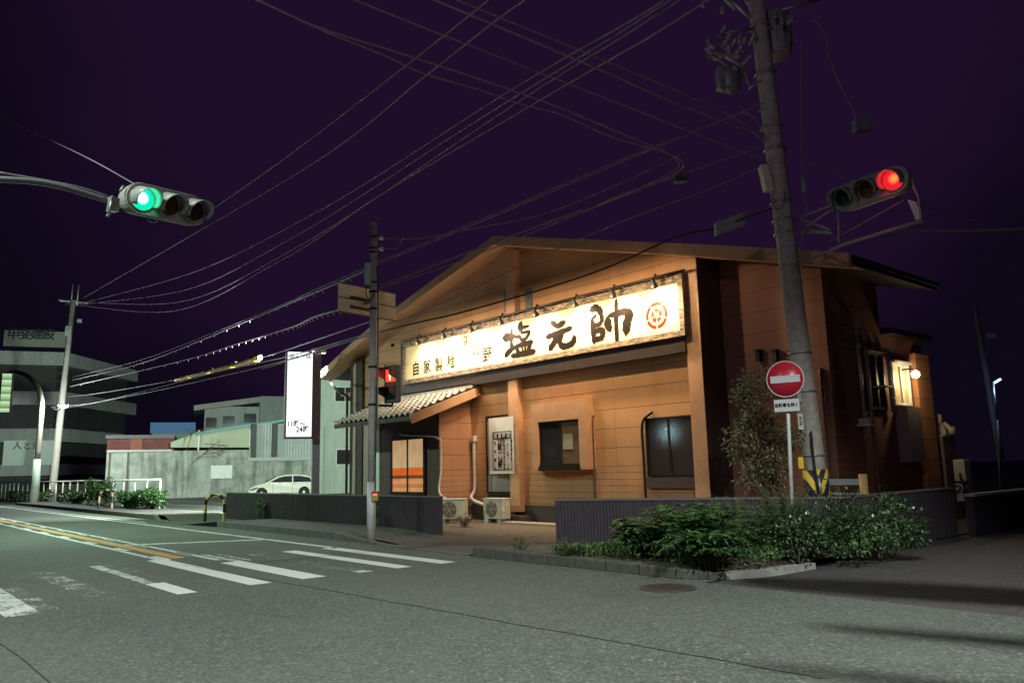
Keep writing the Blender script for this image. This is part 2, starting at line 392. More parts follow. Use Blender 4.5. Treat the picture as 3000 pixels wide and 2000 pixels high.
def kerb(pts, w=.15, h=.15, dip=None):
    for i in range(len(pts) - 1):
        a, b = Vector(pts[i]), Vector(pts[i + 1]); d = (b - a).normalized(); n = Vector((-d.y, d.x, 0)) * w
        A = [a, b, b + n, a + n]; za, zb = a.z, b.z
        kb.add([(a.x, a.y, -.01), (b.x, b.y, -.01), (b.x + n.x, b.y + n.y, -.01), (a.x + n.x, a.y + n.y, -.01), (a.x, a.y, za), (b.x, b.y, zb), (b.x + n.x, b.y + n.y, zb), (a.x + n.x, a.y + n.y, za)],
               [(0, 3, 2, 1), (4, 5, 6, 7), (0, 1, 5, 4), (1, 2, 6, 5), (2, 3, 7, 6), (3, 0, 4, 7)])
def kerbrun(x0, x1, y0, y1, z0, z1, w=.15):
    n = max(1, int(abs(x1 - x0) / .6)); P = [(x0 + (x1 - x0) * i / n, y0 + (y1 - y0) * i / n, z0 + (z1 - z0) * i / n) for i in range(n + 1)]
    for i in range(n):
        a, b = P[i], P[i + 1]; e = .006
        kerb([(a[0] + e, a[1], a[2]), (b[0] - e, b[1], b[2])], w)
kerbrun(-24.3, -17.0, 9.0, 9.0, .16, .16); kerbrun(-17.0, -14.3, 9.0, 8.8, .16, .022); kerbrun(-14.3, -11.5, 8.8, 8.72, .022, .022)
kerbrun(-26.6, -24.3, 8.72, 9.0, .02, .16); kerbrun(-60, -31.2, 9.2, 9.2, .16, .16); kerbrun(-31.2, -29.6, 9.2, 8.85, .16, .02); kerbrun(-29.6, -26.6, 8.85, 8.72, .02, .02)
kbo = struct(kb.build('kerb', CONCK))
kb = MB(); kerbrun(-11.35, -6.9, 8.74, 8.74, .17, .14, .22); kerb([(-6.89, 8.745, .14), (-6.6, 8.86, .11)], .2); kerb([(-6.595, 8.865, .11), (-6.34, 9.08, .09)], .18); kb2 = struct(kb.build('planting_bed_kerb', MOSSK, bevel=.02))
kb = MB(); cp = crm([(-6.33, 9.1, .09), (-6.12, 9.5, .09), (-6.03, 10.0, .09), (-6.0, 10.8, .08)], 4)
for i in range(len(cp) - 1): kerb([cp[i], cp[i + 1]], .15)
struct(kb.build('corner_kerb', mat('pale_kerb', (.34, .34, .31), .8, var=.3, scale=5)))
bed = MB(); bed.poly([(-11.3, 8.95, .12), (-6.95, 8.95, .12), (-6.2, 9.5, .08), (-6.2, 12.6, .08), (-11.0, 10.4, .12)]); struct(bed.build('planting_bed', SOIL))

# road markings
mk = MB(); Z = .004
def stripe(x0, x1, y0, y1, z=Z, skew=0): mk.quad((x0, y0, z), (x1, y0, z), (x1 + skew, y1, z), (x0 + skew, y1, z))
stripe(-15.1, -10.9, 7.74, 8.05); stripe(-15.2, -10.95, 6.93, 7.22)
stripe(-14.2, -10.98, 5.34, 5.72); stripe(-15.75, -10.98, 4.56, 4.88); stripe(-12.3, -10.9, 3.56, 3.82)
o = mk.build('crosswalk_paint', PAINT, road, fixn=False)
mk = MB(); stripe(-16.0, -14.2, 5.60, 5.74); stripe(-15.8, -14.2, 5.84, 5.92); stripe(-15.6, -12.3, 3.57, 3.74); stripe(-13.6, -10.68, 1.62, 1.98); stripe(-11.2, -10.95, 6.26, 6.5); mk.build('worn_crosswalk_paint', PAINT_W, road, fixn=False)
mk = MB(); stripe(-15.4, -11.2, 6.24, 6.48); stripe(-15.5, -11.2, 2.62, 2.95); stripe(-13.6, -10.9, 1.98, 2.2); stripe(-15.6, -12.3, 3.74, 3.95); mk.build('worn_crosswalk_paint', PAINT_VW, road, fixn=False)
def strip(pts, wd, z=.0042):
    for i in range(len(pts) - 1):
        a, b = Vector(pts[i]), Vector(pts[i + 1]); d = (b - a).normalized(); n = Vector((-d.y, d.x, 0)) * wd / 2; a = Vector((a.x, a.y, z)); b = Vector((b.x, b.y, z))
        mk.quad(a - n, b - n, b + n, a + n)
mk = MB(); stripe(-60, -14.9, 7.92, 8.06); stripe(-60, -29.0, 8.3, 8.38, .003)
mk.quad((-20.1, 5.15, Z), (-19.75, 5.15, Z), (-18.2, 7.95, Z), (-18.5, 7.95, Z))
strip([(-60, 5.62, 0), (-14.7, 5.50, 0)], .11); strip([(-60, 4.86, 0), (-15.65, 4.77, 0)], .11)
x = -44
while x < -16.5:
    strip([(x, 5.46, 0), (x + .95, 5.455, 0)], .12); strip([(x + .5, 4.90, 0), (x + 1.45, 4.90, 0)], .12); x += 2.7
mk.build('lane_marking', m_paint('lane_paint', (.70, .72, .70), .43), road, fixn=False)
mk = MB(); strip([(-60, 5.27, 0), (-15.7, 5.14, 0)], .24); mk.build('centre_line', PAINT_O, road, fixn=False)
mk = MB()
def seam(x0, x1, y0, y1, wd):
    n = int(abs(x1 - x0) / .25); P = [(x0 + (x1 - x0) * i / n, y0 + (y1 - y0) * i / n + random.uniform(-.02, .02), 0) for i in range(n + 1)]
    strip(P, wd)
seam(-14.5, -3.0, 4.80, 5.42, .016)
strip([atG(-60, 1842), atG(0, 1885), atG(60, 1925), atG(145, 1998), atG(190, 2040)], .008); strip([atG(1955, 1752), atG(1700, 1738)], .01)
mk.build('asphalt_seam', mat('tar_seam', (.022, .022, .021), .95, bumpy=0), road, fixn=False)
mk = MB(); strip([(-26.3, 10.9, .004), (-34.0, 16.5, .004)], .12); strip([(-29.3, 9.3, .004), (-38, 10.9, .004)], .10); strip([(-28.2, 12.6, .004), (-44, 12.6, .004)], .12); strip([(-30, 14.8, .004), (-50, 14.8, .004)], .1); strip([(-30, 17.2, .004), (-55, 17.2, .004)], .1)
mk.build('bay_line', PAINT, lot, fixn=False)

t = thing('manhole_cover', atG(1955, 1722), 'round rusty iron manhole cover set in the road before the ferns', 'manhole cover')
c = atG(1955, 1722); mh = MB(); mh.lathe(c, [(.0, .012), (.29, .012), (.30, .006)], n=28)
for i in range(-5, 6):
    for j in range(-5, 6):
        if i * i + j * j < 28: mh.box(c.x + i * .05 - .014, c.x + i * .05 + .014, c.y + j * .05 - .014, c.y + j * .05 + .014, .012, .018)
mh.build('cover', mat('rusty_iron', (.075, .048, .042), .7, .3, var=.4), t)
mh = MB(); mh.lathe(c, [(.305, .004), (.305, .010), (.35, .010), (.35, .004)], n=28); mh.build('rim', mat('iron_rim', (.07, .06, .055), .7, .3), t)

# ================================================================== RESTAURANT
XL, XR, XC = -27.3, -10.8, -8.2
YF, YB = 15.3, 16.0
RP = [(-29.05, 5.50), (-28.0, 5.78), (-27.05, 6.12), (-25.8, 6.52), (-24.66, 6.85), (-20.95, 7.74), (-17.7, 8.47), (-13.6, 7.36), (-9.87, 6.33), (-6.9, 5.47)]
def roofz(x):
    for (a, za), (b, zb) in zip(RP, RP[1:]):
        if a <= x <= b: return za + (zb - za) * (x - a) / (b - a)
bld = thing('restaurant_building', (-17.7, YF, 0), 'orange brown gabled restaurant with lit sign across its front', 'restaurant')
TH = .20
def wallpoly(x0, x1, z0=0.0):
    xs = [x0] + [x for x, z in RP if x0 < x < x1] + [x1]
    return [(x0, z0), (x1, z0)] + [(x, roofz(x) - TH) for x in reversed(xs)]
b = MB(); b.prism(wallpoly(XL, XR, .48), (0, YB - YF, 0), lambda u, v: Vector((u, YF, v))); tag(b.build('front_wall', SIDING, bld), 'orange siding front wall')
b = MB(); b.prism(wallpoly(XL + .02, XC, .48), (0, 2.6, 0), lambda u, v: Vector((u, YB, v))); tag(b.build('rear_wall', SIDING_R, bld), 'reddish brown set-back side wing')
b = MB(); b.box(XL - .03, XR + .03, YF - .03, YB, 0, .48); b.box(XL, XC + .03, YB - .03, 20.9, 0, .479); b.build('plinth', mat('dark_plinth', (.055, .045, .045), .85), bld)
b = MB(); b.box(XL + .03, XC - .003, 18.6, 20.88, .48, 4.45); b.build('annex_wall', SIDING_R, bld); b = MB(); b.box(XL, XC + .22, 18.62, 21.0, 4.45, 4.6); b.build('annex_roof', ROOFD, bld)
# roof slab with sagging ends
b = MB(); poly = [(x, z) for x, z in RP] + [(x, z - TH) for x, z in reversed(RP)]
b.cur = 0; b.prism(poly, (0, 4.0, 0), lambda u, v: Vector((u, 14.75, v))); b.build('roof', ROOFD, bld)
b = MB(); poly = [(x, z + .015) for x, z in RP] + [(x, z - .27) for x, z in reversed(RP)]
b.prism(poly, (0, .14, 0), lambda u, v: Vector((u, 14.61, v))); b.build('barge_board', WOODTRIM, bld)
b = MB(); poly = [(x, z - TH - .003) for x, z in RP] + [(x, z - TH - .03) for x, z in reversed(RP)]
b.prism(poly, (0, .55, 0), lambda u, v: Vector((u, 14.75, v))); b.build('soffit', WOODTRIM, bld)
b = MB(); b.tube([(-6.88, 14.7, 5.40), (-6.88, 18.75, 5.40)], .06, 8); b.build('gutter', BLACK, bld)
# pilasters
def pilaster(x0, x1, y0, z0, z1, mt=SIDING):
    b = MB(); b.box(x0, x1, y0, YF + .02, z0, z1); b.build('pilaster', mt, bld)
pilaster(-11.18, -10.78, YF - .22, .0, 6.32, WOODTRIM); pilaster(-17.72, -17.32, YF - .22, .3, roofz(-17.7) - .4, WOODTRIM)
b = MB(); b.box(-10.775, -10.77, YF - .2, YB, .0, roofz(-10.78) - .2); b.build('dark_side_strip', DARKTRIM, bld)  # thin dark sheet: shade on the pilaster's side put into the colour
b = MB(); b.box(-26.9, -26.45, YF - .12, YF + .02, .5, roofz(-26.9) - .25); b.build('dark_side_strip', DARKTRIM, bld)  # dark strip drawn for the side of the left pilaster
b = MB(); b.box(-27.33, -26.9, YF - .14, YF + .02, .0, roofz(-27.3) - .22); b.build('pilaster', PINKWALL, bld)
b = MB(); b.box(-26.45, -23.6, YF - .05, YF + .01, .0, 3.6); b.build('rendered_panel', PINKWALL, bld)
# small vents above the sign
for px in (1477, 1540):
    p = atY(px + 8, 880, YF - .03); b = MB()
    for k in range(7): b.obox((p.x, YF - .03, p.z - .3 + k * .09), (1, 0, 0), (0, 1, .5), (0, -.5, 1), .13, .04, .006)
    b.box(p.x - .15, p.x + .15, YF - .02, YF + .01, p.z - .36, p.z + .36); b.build('vent', mat('grey_vent', (.12, .15, .15), .5), bld)
# windows
def window(x0, x1, z0, z1, yf, mid=None, panes=(GLASS, GLASS), fr=.05, depth=.07, lab=None):
    b = MB()
    b.box(x0 - fr, x1 + fr, yf - depth, yf + .01, z1, z1 + fr); b.box(x0 - fr, x1 + fr, yf - depth - .02, yf + .01, z0 - fr, z0)
    b.box(x0 - fr, x0, yf - depth, yf + .01, z0, z1); b.box(x1, x1 + fr, yf - depth, yf + .01, z0, z1)
    mid = (x0 + x1) / 2 if mid is None else mid; b.box(mid - .035, mid + .035, yf - depth + .01, yf, z0, z1)
    fo = b.build('window', ALU, bld); tag(fo, lab)
    b = MB(); b.box(x0, mid - .035, yf - .03, yf - .02, z0, z1); b.build('pane', panes[0], fo)
    b = MB(); b.box(mid + .035, x1, yf - .04, yf - .03, z0, z1); b.build('pane', panes[1], fo)
    return fo
# right window: frosted, with a cold lamp glowing behind it
def m_frostglow():
    m, nt, b, out = nt_new('frosted_pane_over_lamp'); P, xyz = pos(nt)
    b.inputs['Roughness'].default_value = .35; b.inputs['Base Color'].default_value = (.03, .022, .028, 1)
    dx = ma(nt, 'DIVIDE', ma(nt, 'ADD', xyz[0], 12.0), .34); dz = ma(nt, 'DIVIDE', ma(nt, 'SUBTRACT', xyz[2], 2.28), .27)
    r2 = ma(nt, 'ADD', ma(nt, 'MULTIPLY', dx, dx), ma(nt, 'MULTIPLY', dz, dz))
    gl = ma(nt, 'POWER', 2.718, ma(nt, 'MULTIPLY', r2, -1.5))
    sp = ramp(nt, noise(nt, 42, 4, P, .8), .42, .62)
    b.inputs['Emission Color'].default_value = (.55, .95, 1, 1)
    nt.links.new(ma(nt, 'MULTIPLY', ma(nt, 'MULTIPLY', gl, sp), .75), b.inputs['Emission Strength'])
    bump(nt, b, noise(nt, 42, 4, P, .8), .5, .01); return m
FG = m_frostglow()
window(-12.64, -11.19, 1.30, 2.62, YF, -11.98, (FG, FG), lab='frosted window with a cold lamp behind it')
b = MB(); b.box(-12.70, -11.19, YF - .10, YF + .01, .98, 1.23); b.build('window_box', DARKTRIM, bld)
# bay window box
b = MB(); yb = YF - .32
x0, x1, z0, z1 = -16.62, -14.45, 1.46, 3.32; wx0, wx1, wz0, wz1 = -16.30, -14.80, 1.62, 2.74
b.box(x0, x1, yb, YF, wz1 + .05, z1); b.box(x0, wx0 - .05, yb, YF, z0, wz1 + .05); b.box(wx1 + .05, x1, yb, YF, z0, wz1 + .05)
b.box(wx0 - .05, wx1 + .05, yb + .12, YF, z0 + .02, wz1 + .05)
for k in (1, 2, 3):
    xx = x0 + (x1 - x0) * k / 4 + .05; b.box(xx - .006, xx + .006, yb - .003, yb, wz1 + .07, z1)
b.build('bay_window_box', WOODTRIM, bld)
window(wx0, wx1, wz0, wz1, yb + .12, -15.52, (GLASS, GLASS_W), lab='sliding window set in a projecting box')
b = MB(); b.box(-15.42, -15.05, yb + .068, yb + .075, 2.0, 2.42); b.build('paper_notice', mat('pale_paper', (.26, .25, .2), .8), bld)
b = MB(); b.box(wx0 - .06, wx1 + .06, yb - .02, yb + .06, z0 - .02, z0 + .10); b.build('window_sill', ALU, bld)
# poster window recess + curtain
b = MB(); b.box(-19.02, -17.74, YF - .06, YF + .01, 3.08, 3.14); b.box(-19.02, -18.96, YF - .06, YF + .01, .80, 3.08); b.box(-18.96, -17.74, YF - .05, YF + .01, .55, .86)
fo = b.build('window', ALU, bld)
b = MB(); b.box(-18.96, -17.74, YF - .035, YF - .02, .86, 3.08); b.build('pane', mat('dusty_blind', (.28, .26, .24), .6, var=.2, scale=3), fo)
# wall pipes in front
def pipe(pts, r, mt, k=5, name='drain_pipe', par=bld): b = MB(); b.tube(crm(pts, k), r, 10); return b.build(name, mt, par)
pp = atY(1903, 1207, YF - .08); q = atY(1882, 1230, YF - .08)
pipe([(pp.x + .04, YF - .02, pp.z), (pp.x, YF - .1, pp.z - .05), (q.x, YF - .1, q.z - .12), (q.x, YF - .1, 1.6), (q.x, YF - .1, .3)], .035, BLACK)
pp = atY(1735, 1218, YF - .08); pipe([(pp.x, YF - .02, pp.z), (pp.x, YF - .09, pp.z - .1), (pp.x, YF - .09, 1.5), (pp.x, YF - .09, .3)], .035, mat('brown_pipe', (.12, .06, .045), .5))
# sill stone slab and step
b = MB(); b.box(-17.25, -14.9, 14.3, 14.75, .0, .07); b.build('step', mat('pale_slab', (.32, .25, .19), .8), bld)
b = MB(); b.box(-17.9, -16.9, 14.85, 15.2, .0, .20); b.build('step', DARKTRIM, bld)
# porch -------------------------------------------------------------
PX0, PX1, PY = -23.25, -19.82, 14.05
b = MB(); b.box(PX0, PX1 - .02, PY, YF - .02, 0, 3.28); b.build('porch_wall', DARKWALL, bld)
b = MB(); b.add([(PX1 - .015, PY + .02, .42), (PX1 - .015, YF, .42), (PX1 - .015, YF, 3.98), (PX1 - .015, PY + .02, 3.5), (PX1, PY + .02, .42), (PX1, YF, .42), (PX1, YF, 3.98), (PX1, PY + .02, 3.5)],
              [(0, 1, 2, 3), (4, 5, 6, 7), (0, 1, 5, 4), (1, 2, 6, 5), (2, 3, 7, 6), (3, 0, 4, 7)]); b.build('porch_side_wall', m_siding('porch_siding', (.50, .25, .15), joints=False), bld)
b = MB(); b.prism([(PY, 3.2), (YF, 3.2), (YF, 4.0), (PY, 3.52)], (PX1 - PX0 - .05, 0, 0), lambda u, v: Vector((PX0, u, v))); b.build('porch_gable', DARKWALL, bld)
b = MB(); b.box(-23.5, -23.27, PY - .02, PY + .25, 0, 3.02); b.box(-23.6, -23.2, PY - .08, PY + .3, 3.02, 3.14); b.build('door_jamb', mat('pale_green_post', (.52, .60, .50), .5), bld)
# porch window with a lit room behind
def m_litwin():
    m, nt, b, out = nt_new('lit_blind'); P, xyz = pos(nt); z = xyz[2]
    cr = N(nt, 'ShaderNodeValToRGB'); e = cr.color_ramp; e.interpolation = 'LINEAR'
    stops = [(0, (.62, .27, .10)), (.075, (.75, .36, .14)), (.09, (.50, .22, .09)), (.15, (.50, .23, .10)), (.17, (.78, .34, .12)), (.25, (.70, .28, .09)), (.265, (.13, .055, .03)), (.31, (.14, .06, .03)), (.325, (.80, .15, .02)), (.45, (.75, .13, .02)), (.47, (.62, .45, .24)), (.7, (.62, .40, .20)), (1, (.56, .33, .15))]
    while len(e.elements) < len(stops): e.elements.new(.5)
    for el, (p, c) in zip(e.elements, stops): el.position = p; el.color = (*c, 1)
    nt.links.new(ramp(nt, z, .86, 2.55), cr.inputs[0])
    mp = N(nt, 'ShaderNodeMapping'); nt.links.new(P, mp.inputs[0]); mp.inputs['Scale'].default_value = (1, 1, .06)
    n = noise(nt, 30, 4, mp.outputs[0], .7); n2 = noise(nt, 2.5, 4, P)
    col = mixc(nt, ma(nt, 'MULTIPLY', ramp(nt, n, .4, .65), .35), cr.outputs[0], mixc(nt, .5, cr.outputs[0], (.1, .05, .02)))
    em = N(nt, 'ShaderNodeEmission'); nt.links.new(col, em.inputs[0]); nt.links.new(ma(nt, 'ADD', .55, ma(nt, 'MULTIPLY', n2, .6)), em.inputs[1])
    gl = N(nt, 'ShaderNodeBsdfGlossy'); gl.inputs['Roughness'].default_value = .2; gl.inputs[0].default_value = (.1, .1, .1, 1)
    ad = N(nt, 'ShaderNodeAddShader'); nt.links.new(em.outputs[0], ad.inputs[0]); nt.links.new(gl.outputs[0], ad.inputs[1]); nt.links.new(ad.outputs[0], out.inputs[0]); return m
LW = m_litwin()
window(-22.42, -20.60, .88, 2.52, PY, -21.50, (LW, LW), fr=.09, lab='lit window with orange band seen through a blind')
# tiled porch roof
RX0, RX1, RY0, RY1, RZ0, RZ1 = -24.25, -19.35, 12.85, YF, 3.20, 4.14
pr = MB(); pr.add([(RX0, RY0, RZ0 - .06), (RX1, RY0, RZ0 - .06), (RX1, RY1, RZ1 - .06), (RX0, RY1, RZ1 - .06), (RX0, RY0, RZ0 - .2), (RX1, RY0, RZ0 - .2), (RX1, RY1, RZ1 - .2), (RX0, RY1, RZ1 - .2)],
            [(0, 1, 2, 3), (4, 5, 6, 7), (0, 1, 5, 4), (1, 2, 6, 5), (2, 3, 7, 6), (3, 0, 4, 7)])
proof = pr.build('porch_roof', DARKTRIM, bld)
tl = MB(); ncol = 16; nrow = 9; cw = (RX1 - RX0) / ncol
for r_ in range(nrow):
    t0, t1 = r_ / nrow, (r_ + 1.22) / nrow
    for c_ in range(ncol):
        xa = RX0 + c_ * cw; P = []
        seg = 6
        for (tt, lift) in ((t0, .085), (min(t1, 1.0), .0)):
            yy = RY0 - .03 + (RY1 - RY0) * tt; zz = RZ0 - .05 + (RZ1 - RZ0) * tt + lift
            for k in range(seg + 1):
                u = k / seg; hz = .045 * math.cos(u * 2 * math.pi) if u < .5 else .045 * math.cos(u * 2 * math.pi)
                P.append((xa + u * cw, yy, zz + hz))
        n = seg + 1; P += [(p[0], p[1], p[2] - .045) for p in P[:n]]
        fs = [(k, k + 1, n + k + 1, n + k) for k in range(seg)] + [(2 * n + k, 2 * n + k + 1, k + 1, k) for k in range(seg)]
        tl.add(P, fs)
tl.build('roof_tiles', TILE, proof, fixn=False)
rd = MB()
for k in range(4): rd.box(RX0 + .05, RX1 - .05, RY1 - .30 + k * .03, RY1 - .02, RZ1 - .08 + k * .05, RZ1 - .04 + k * .05)
rd.tube([(RX0, RY1 - .14, RZ1 + .16), (RX1, RY1 - .14, RZ1 + .16)], .07, 10); rd.build('ridge_tiles', TILE, proof)
vb = MB(); d = Vector((0, RY1 - RY0 + .1, RZ1 - RZ0)).normalized(); L = math.hypot(RY1 - RY0 + .1, RZ1 - RZ0)
vb.obox((RX1 + .04, (RY0 + RY1) / 2 - .06, (RZ0 + RZ1) / 2 - .17), (1, 0, 0), d, Vector((1, 0, 0)).cross(d), .03, L / 2 + .05, .13); vb.build('verge_board', WOODTRIM, proof)
# left side downpipe with gutter bend
p = atY(1029, 1147, YF - .15)
pipe([(-28.6, 14.95, 5.2), (-28.1, 15.0, 4.75), (-27.6, 15.15, 4.5), (-27.55, 15.15, 4.2), (-27.55, 15.15, 2), (-27.55, 15.15, 0)], .05, mat('brown_grey_pipe', (.16, .12, .11), .5))
# lit corner soffit at the left end (separate small eave over side door)
b = MB(); b.box(-28.9, -27.4, 15.6, 17.4, 4.62, 4.72); b.build('side_canopy', WOODTRIM, bld)
# side wing details
def sidebox(px0, py0, px1, py1, X, dep, name, mt, par=bld):
    a = atX(px0, py0, X); c = atX(px1, py1, X); b = MB(); b.box(X - .01, X + dep, a.y, c.y, min(a.z, c.z), max(a.z, c.z)); return b.build(name, mt, par)
b = MB(); a = atY(2402, 1079, YB - .06); b.tube(crm([(a.x, YB - .03, a.z), (a.x, YB - .06, 3.2), (a.x, YB - .06, 1.2), (a.x, YB - .06, .2)], 4), .045, 8); b.build('drain_pipe', mat('red_brown_pipe', (.14, .07, .06), .5), bld)
for X_, y_, z0_, z1_, mt in ((XC + .09, 17.2, 2.2, 4.4, GALV), (XC + .09, 17.55, .6, 4.6, mat('brown_pipe2', (.2, .13, .1), .5)), (XC + .09, 18.65, 2.6, 4.1, GALV)):
    b = MB(); b.tube([(X_, y_, z0_), (X_, y_, z1_)], .045, 8)
    for zz in (z0_ + .3, z1_ - .4): b.tube([(X_, y_, zz), (X_, y_, zz + .05)], .06, 8)
    b.build('drain_pipe', mt, bld)
def sidewin(y0, y1, z0, z1, lab=None, pm=GLASS):
    b = MB(); X = XC
    for (a0, a1, c0, c1) in ((y0 - .06, y1 + .06, z1, z1 + .06), (y0 - .06, y1 + .06, z0 - .06, z0), (y0 - .06, y0, z0, z1), (y1, y1 + .06, z0, z1), ((y0 + y1) / 2 - .03, (y0 + y1) / 2 + .03, z0, z1)):
        b.box(X - .01, X + .07, a0, a1, c0, c1)
    b.box(X, X + .16, y0 - .1, y1 + .1, z1 + .07, z1 + .12)
    fo = b.build('window', WHITEP if pm is not GLASS else ALU, bld); tag(fo, lab)
    b = MB(); b.box(X + .012, X + .02, y0, y1, z0, z1); b.build('pane', pm, fo)
sidewin(18.95, 19.75, 2.85, 3.72, 'side window catching the wall lamp', mat('blind_behind_glass', (.50, .40, .25), .6)); sidewin(17.7, 18.4, 2.7, 3.9)
b = MB(); b.box(XC, XC + .28, 18.95, 19.7, 1.45, 2.74); b.build('meter_cabinet', mat('grey_cabinet', (.22, .2, .19), .6), bld)
b = MB(); b.box(XC - .02, XC + .12, 20.1, 20.9, .4, 4.1); b.build('corner_pier', m_siding('pier_siding', (.50, .25, .12), low=False), bld)
b = MB(); b.box(XC, XC + .3, 17.0, 17.25, 2.25, 2.3); b.box(XC, XC + .18, 17.1, 17.3, 2.3, 2.42); b.box(XC, XC + .3, 17.9, 18.3, 3.15, 3.18); b.build('bracket_shelf', CREAMP, bld)
# small wall lamps on set-back wall
for px in (2222, 2270):
    p = atY(px, 1040, YB - .1); b = MB(); b.box(p.x - .05, p.x + .05, YB - .14, YB, p.z - .14, p.z + .1); b.box(p.x - .065, p.x + .065, YB - .18, YB, p.z + .1, p.z + .13); b.build('vent_hood', BLACK, bld)

# ------------------------------------------------------------------ the big sign
sg = thing('restaurant_sign', (-17.5, 15.0, 4.5), 'long cream sign with large black brush lettering and red crest', 'shop sign')
SY = 14.98
b = MB(); b.box(-23.55, -11.18, 15.06, YF - .004, 4.16, 6.10); b.box(-19.3, -11.185, 15.03, 15.065, 4.14, 4.55); b.build('backing_board', DARKTRIM, sg)
tl_, bl_, tr_, br_ = atY(1188, 1013, SY), atY(1187, 1112, SY), atY(1987, 835, SY), atY(1997, 971, SY)
sx0, sx1 = tl_.x, br_.x; sz0, sz1 = (bl_.z + br_.z) / 2, (tl_.z + tr_.z) / 2
b = MB(); b.box(sx0, sx1, SY, SY + .06, sz0, sz1); b.build('sign_panel', SIGNP, sg)
fw = .145
b = MB()
b.box(sx0 - fw * .5, sx1 + fw, SY - .07, SY + .075, sz0 - fw, sz0); b.box(sx0 - fw * .5, sx1 + fw, SY - .07, SY + .075, sz1, sz1 + fw + .03)
b.box(sx0 - fw * .5, sx0, SY - .068, SY + .072, sz0, sz1); b.box(sx1, sx1 + fw, SY - .068, SY + .072, sz0, sz1); b.build('sign_frame', OLDWOOD, sg)
# brush strokes, (x, y) in the sketch grid, converted to the sign's plane
def sp(x, y): p = atY(1440 + x / 3.92, 820 + y / 3.92, SY); return Vector((p.x, SY, p.z))
def brush(strokes, name, mt, yoff=.0):
    b = MB()
    for j, (pts, wd) in enumerate(strokes):
        P = crm([sp(*q) for q in pts], 5); n = len(P); ws = wd if isinstance(wd, tuple) else (wd, wd)
        y0 = SY - .003 - .0015 * j
        Lf = []; Rt = []
        for i, p in enumerate(P):
            t = (P[min(i + 1, n - 1)] - P[max(i - 1, 0)]).normalized(); nn = Vector((-t.z, 0, t.x)); f = i / (n - 1)
            hw = (ws[0] * (1 - f) + ws[1] * f) * .0039 * .5 * (1 + .10 * math.sin(i * 2.1 + j) + .05 * math.sin(i * 5.3))
            if i in (0, n - 1): hw *= .72
            Lf.append(p + nn * hw); Rt.append(p - nn * hw)
        t0 = (P[0] - P[1]).normalized() * ws[0] * .0016; t1 = (P[-1] - P[-2]).normalized() * ws[1] * .0016
        V = [Vector((q.x, y0, q.z)) for q in Lf] + [Vector((q.x, y0, q.z)) for q in Rt] + [Vector(((P[0] + t0).x, y0, (P[0] + t0).z)), Vector(((P[-1] + t1).x, y0, (P[-1] + t1).z))]
        F = [(i, i + 1, n + i + 1, n + i) for i in range(n - 1)] + [(0, n, 2 * n), (n - 1, 2 * n - 1, 2 * n + 1)]
        b.add(V, F)
    return b.build(name, mt, sg, fixn=False)
brush([([(150, 665), (200, 655), (270, 645)], (85, 45)), ([(232, 572), (228, 660), (232, 770)], (42, 42)), ([(165, 865), (215, 810), (268, 770)], (55, 40)),
       ([(340, 498), (328, 545), (345, 575)], (58, 55)), ([(345, 552), (385, 540), (432, 528)], (35, 22)),
       ([(278, 655), (320, 650), (350, 688), (395, 672), (445, 598)], (35, 30)), ([(335, 612), (385, 600), (445, 588)], (24, 24)),
       ([(275, 762), (360, 738), (470, 712)], (34, 44)), ([(288, 765), (300, 800), (322, 848)], (40, 40)), ([(348, 752), (358, 790), (362, 835)], 20), ([(388, 745), (393, 785), (392, 825)], 20),
       ([(452, 715), (440, 765), (425, 825)], (44, 44)), ([(238, 872), (330, 850), (498, 818)], (38, 46))], 'lettering', INK)
hb = MB(); hb.poly([Vector((q.x, SY - .012, q.z)) for q in crm([sp(*q) for q in ((672, 486), (700, 462), (738, 474), (758, 498), (792, 470), (838, 462), (858, 484), (818, 538), (762, 560), (700, 536), (674, 500))], 4)]); hb.build('lettering', INK, sg, fixn=False)
brush([([(635, 655), (760, 612), (915, 552)], (46, 44)),
       ([(748, 628), (722, 715), (672, 790)], (46, 58)), ([(812, 622), (782, 700), (812, 758), (885, 752), (948, 705), (948, 650)], (52, 48))], 'lettering', INK)
brush([([(1142, 345), (1195, 322), (1238, 345), (1262, 400)], (55, 50)), ([(1205, 405), (1165, 440), (1145, 480)], (26, 30)), ([(1158, 480), (1172, 600), (1182, 722)], (54, 42)), ([(1262, 400), (1270, 460), (1240, 510)], (42, 34)),
       ([(1165, 528), (1215, 515), (1262, 505)], 34), ([(1190, 592), (1240, 575), (1285, 565)], 38), ([(1280, 565), (1280, 620), (1268, 665)], 48), ([(1185, 688), (1230, 675), (1285, 662)], 38),
       ([(1335, 465), (1345, 520), (1368, 575)], (80, 50)), ([(1352, 412), (1450, 382), (1545, 352)], (34, 50)), ([(1560, 352), (1585, 400), (1560, 480), (1548, 600)], (64, 70)), ([(1438, 232), (1436, 450), (1448, 712)], (36, 40))], 'lettering', INK)
def sp1(x, y): p = atY(1170 + x / 6.82, 900 + y / 6.82, SY - .006); return Vector((p.x, SY - .006, p.z))
objs = []
for ch, x, y, s_, bd, mt in (('自', 330, 1245, .50, .022, INK), ('家', 550, 1205, .50, .018, INK), ('製', 785, 1165, .50, .010, INK), ('麺', 1030, 1105, .50, .012, INK), ('野', 1755, 965, .50, .016, INK), ('佐', 1525, 850, .46, .010, INK_S), ('泉', 1300, 720, .48, .006, INK_S)):
    objs.append(text(ch, sp1(x, y), (1, 0, random.uniform(-.03, .05)), (0, 0, 1), s_, sg, mt, 'lettering', .002, bd, sx=.92))
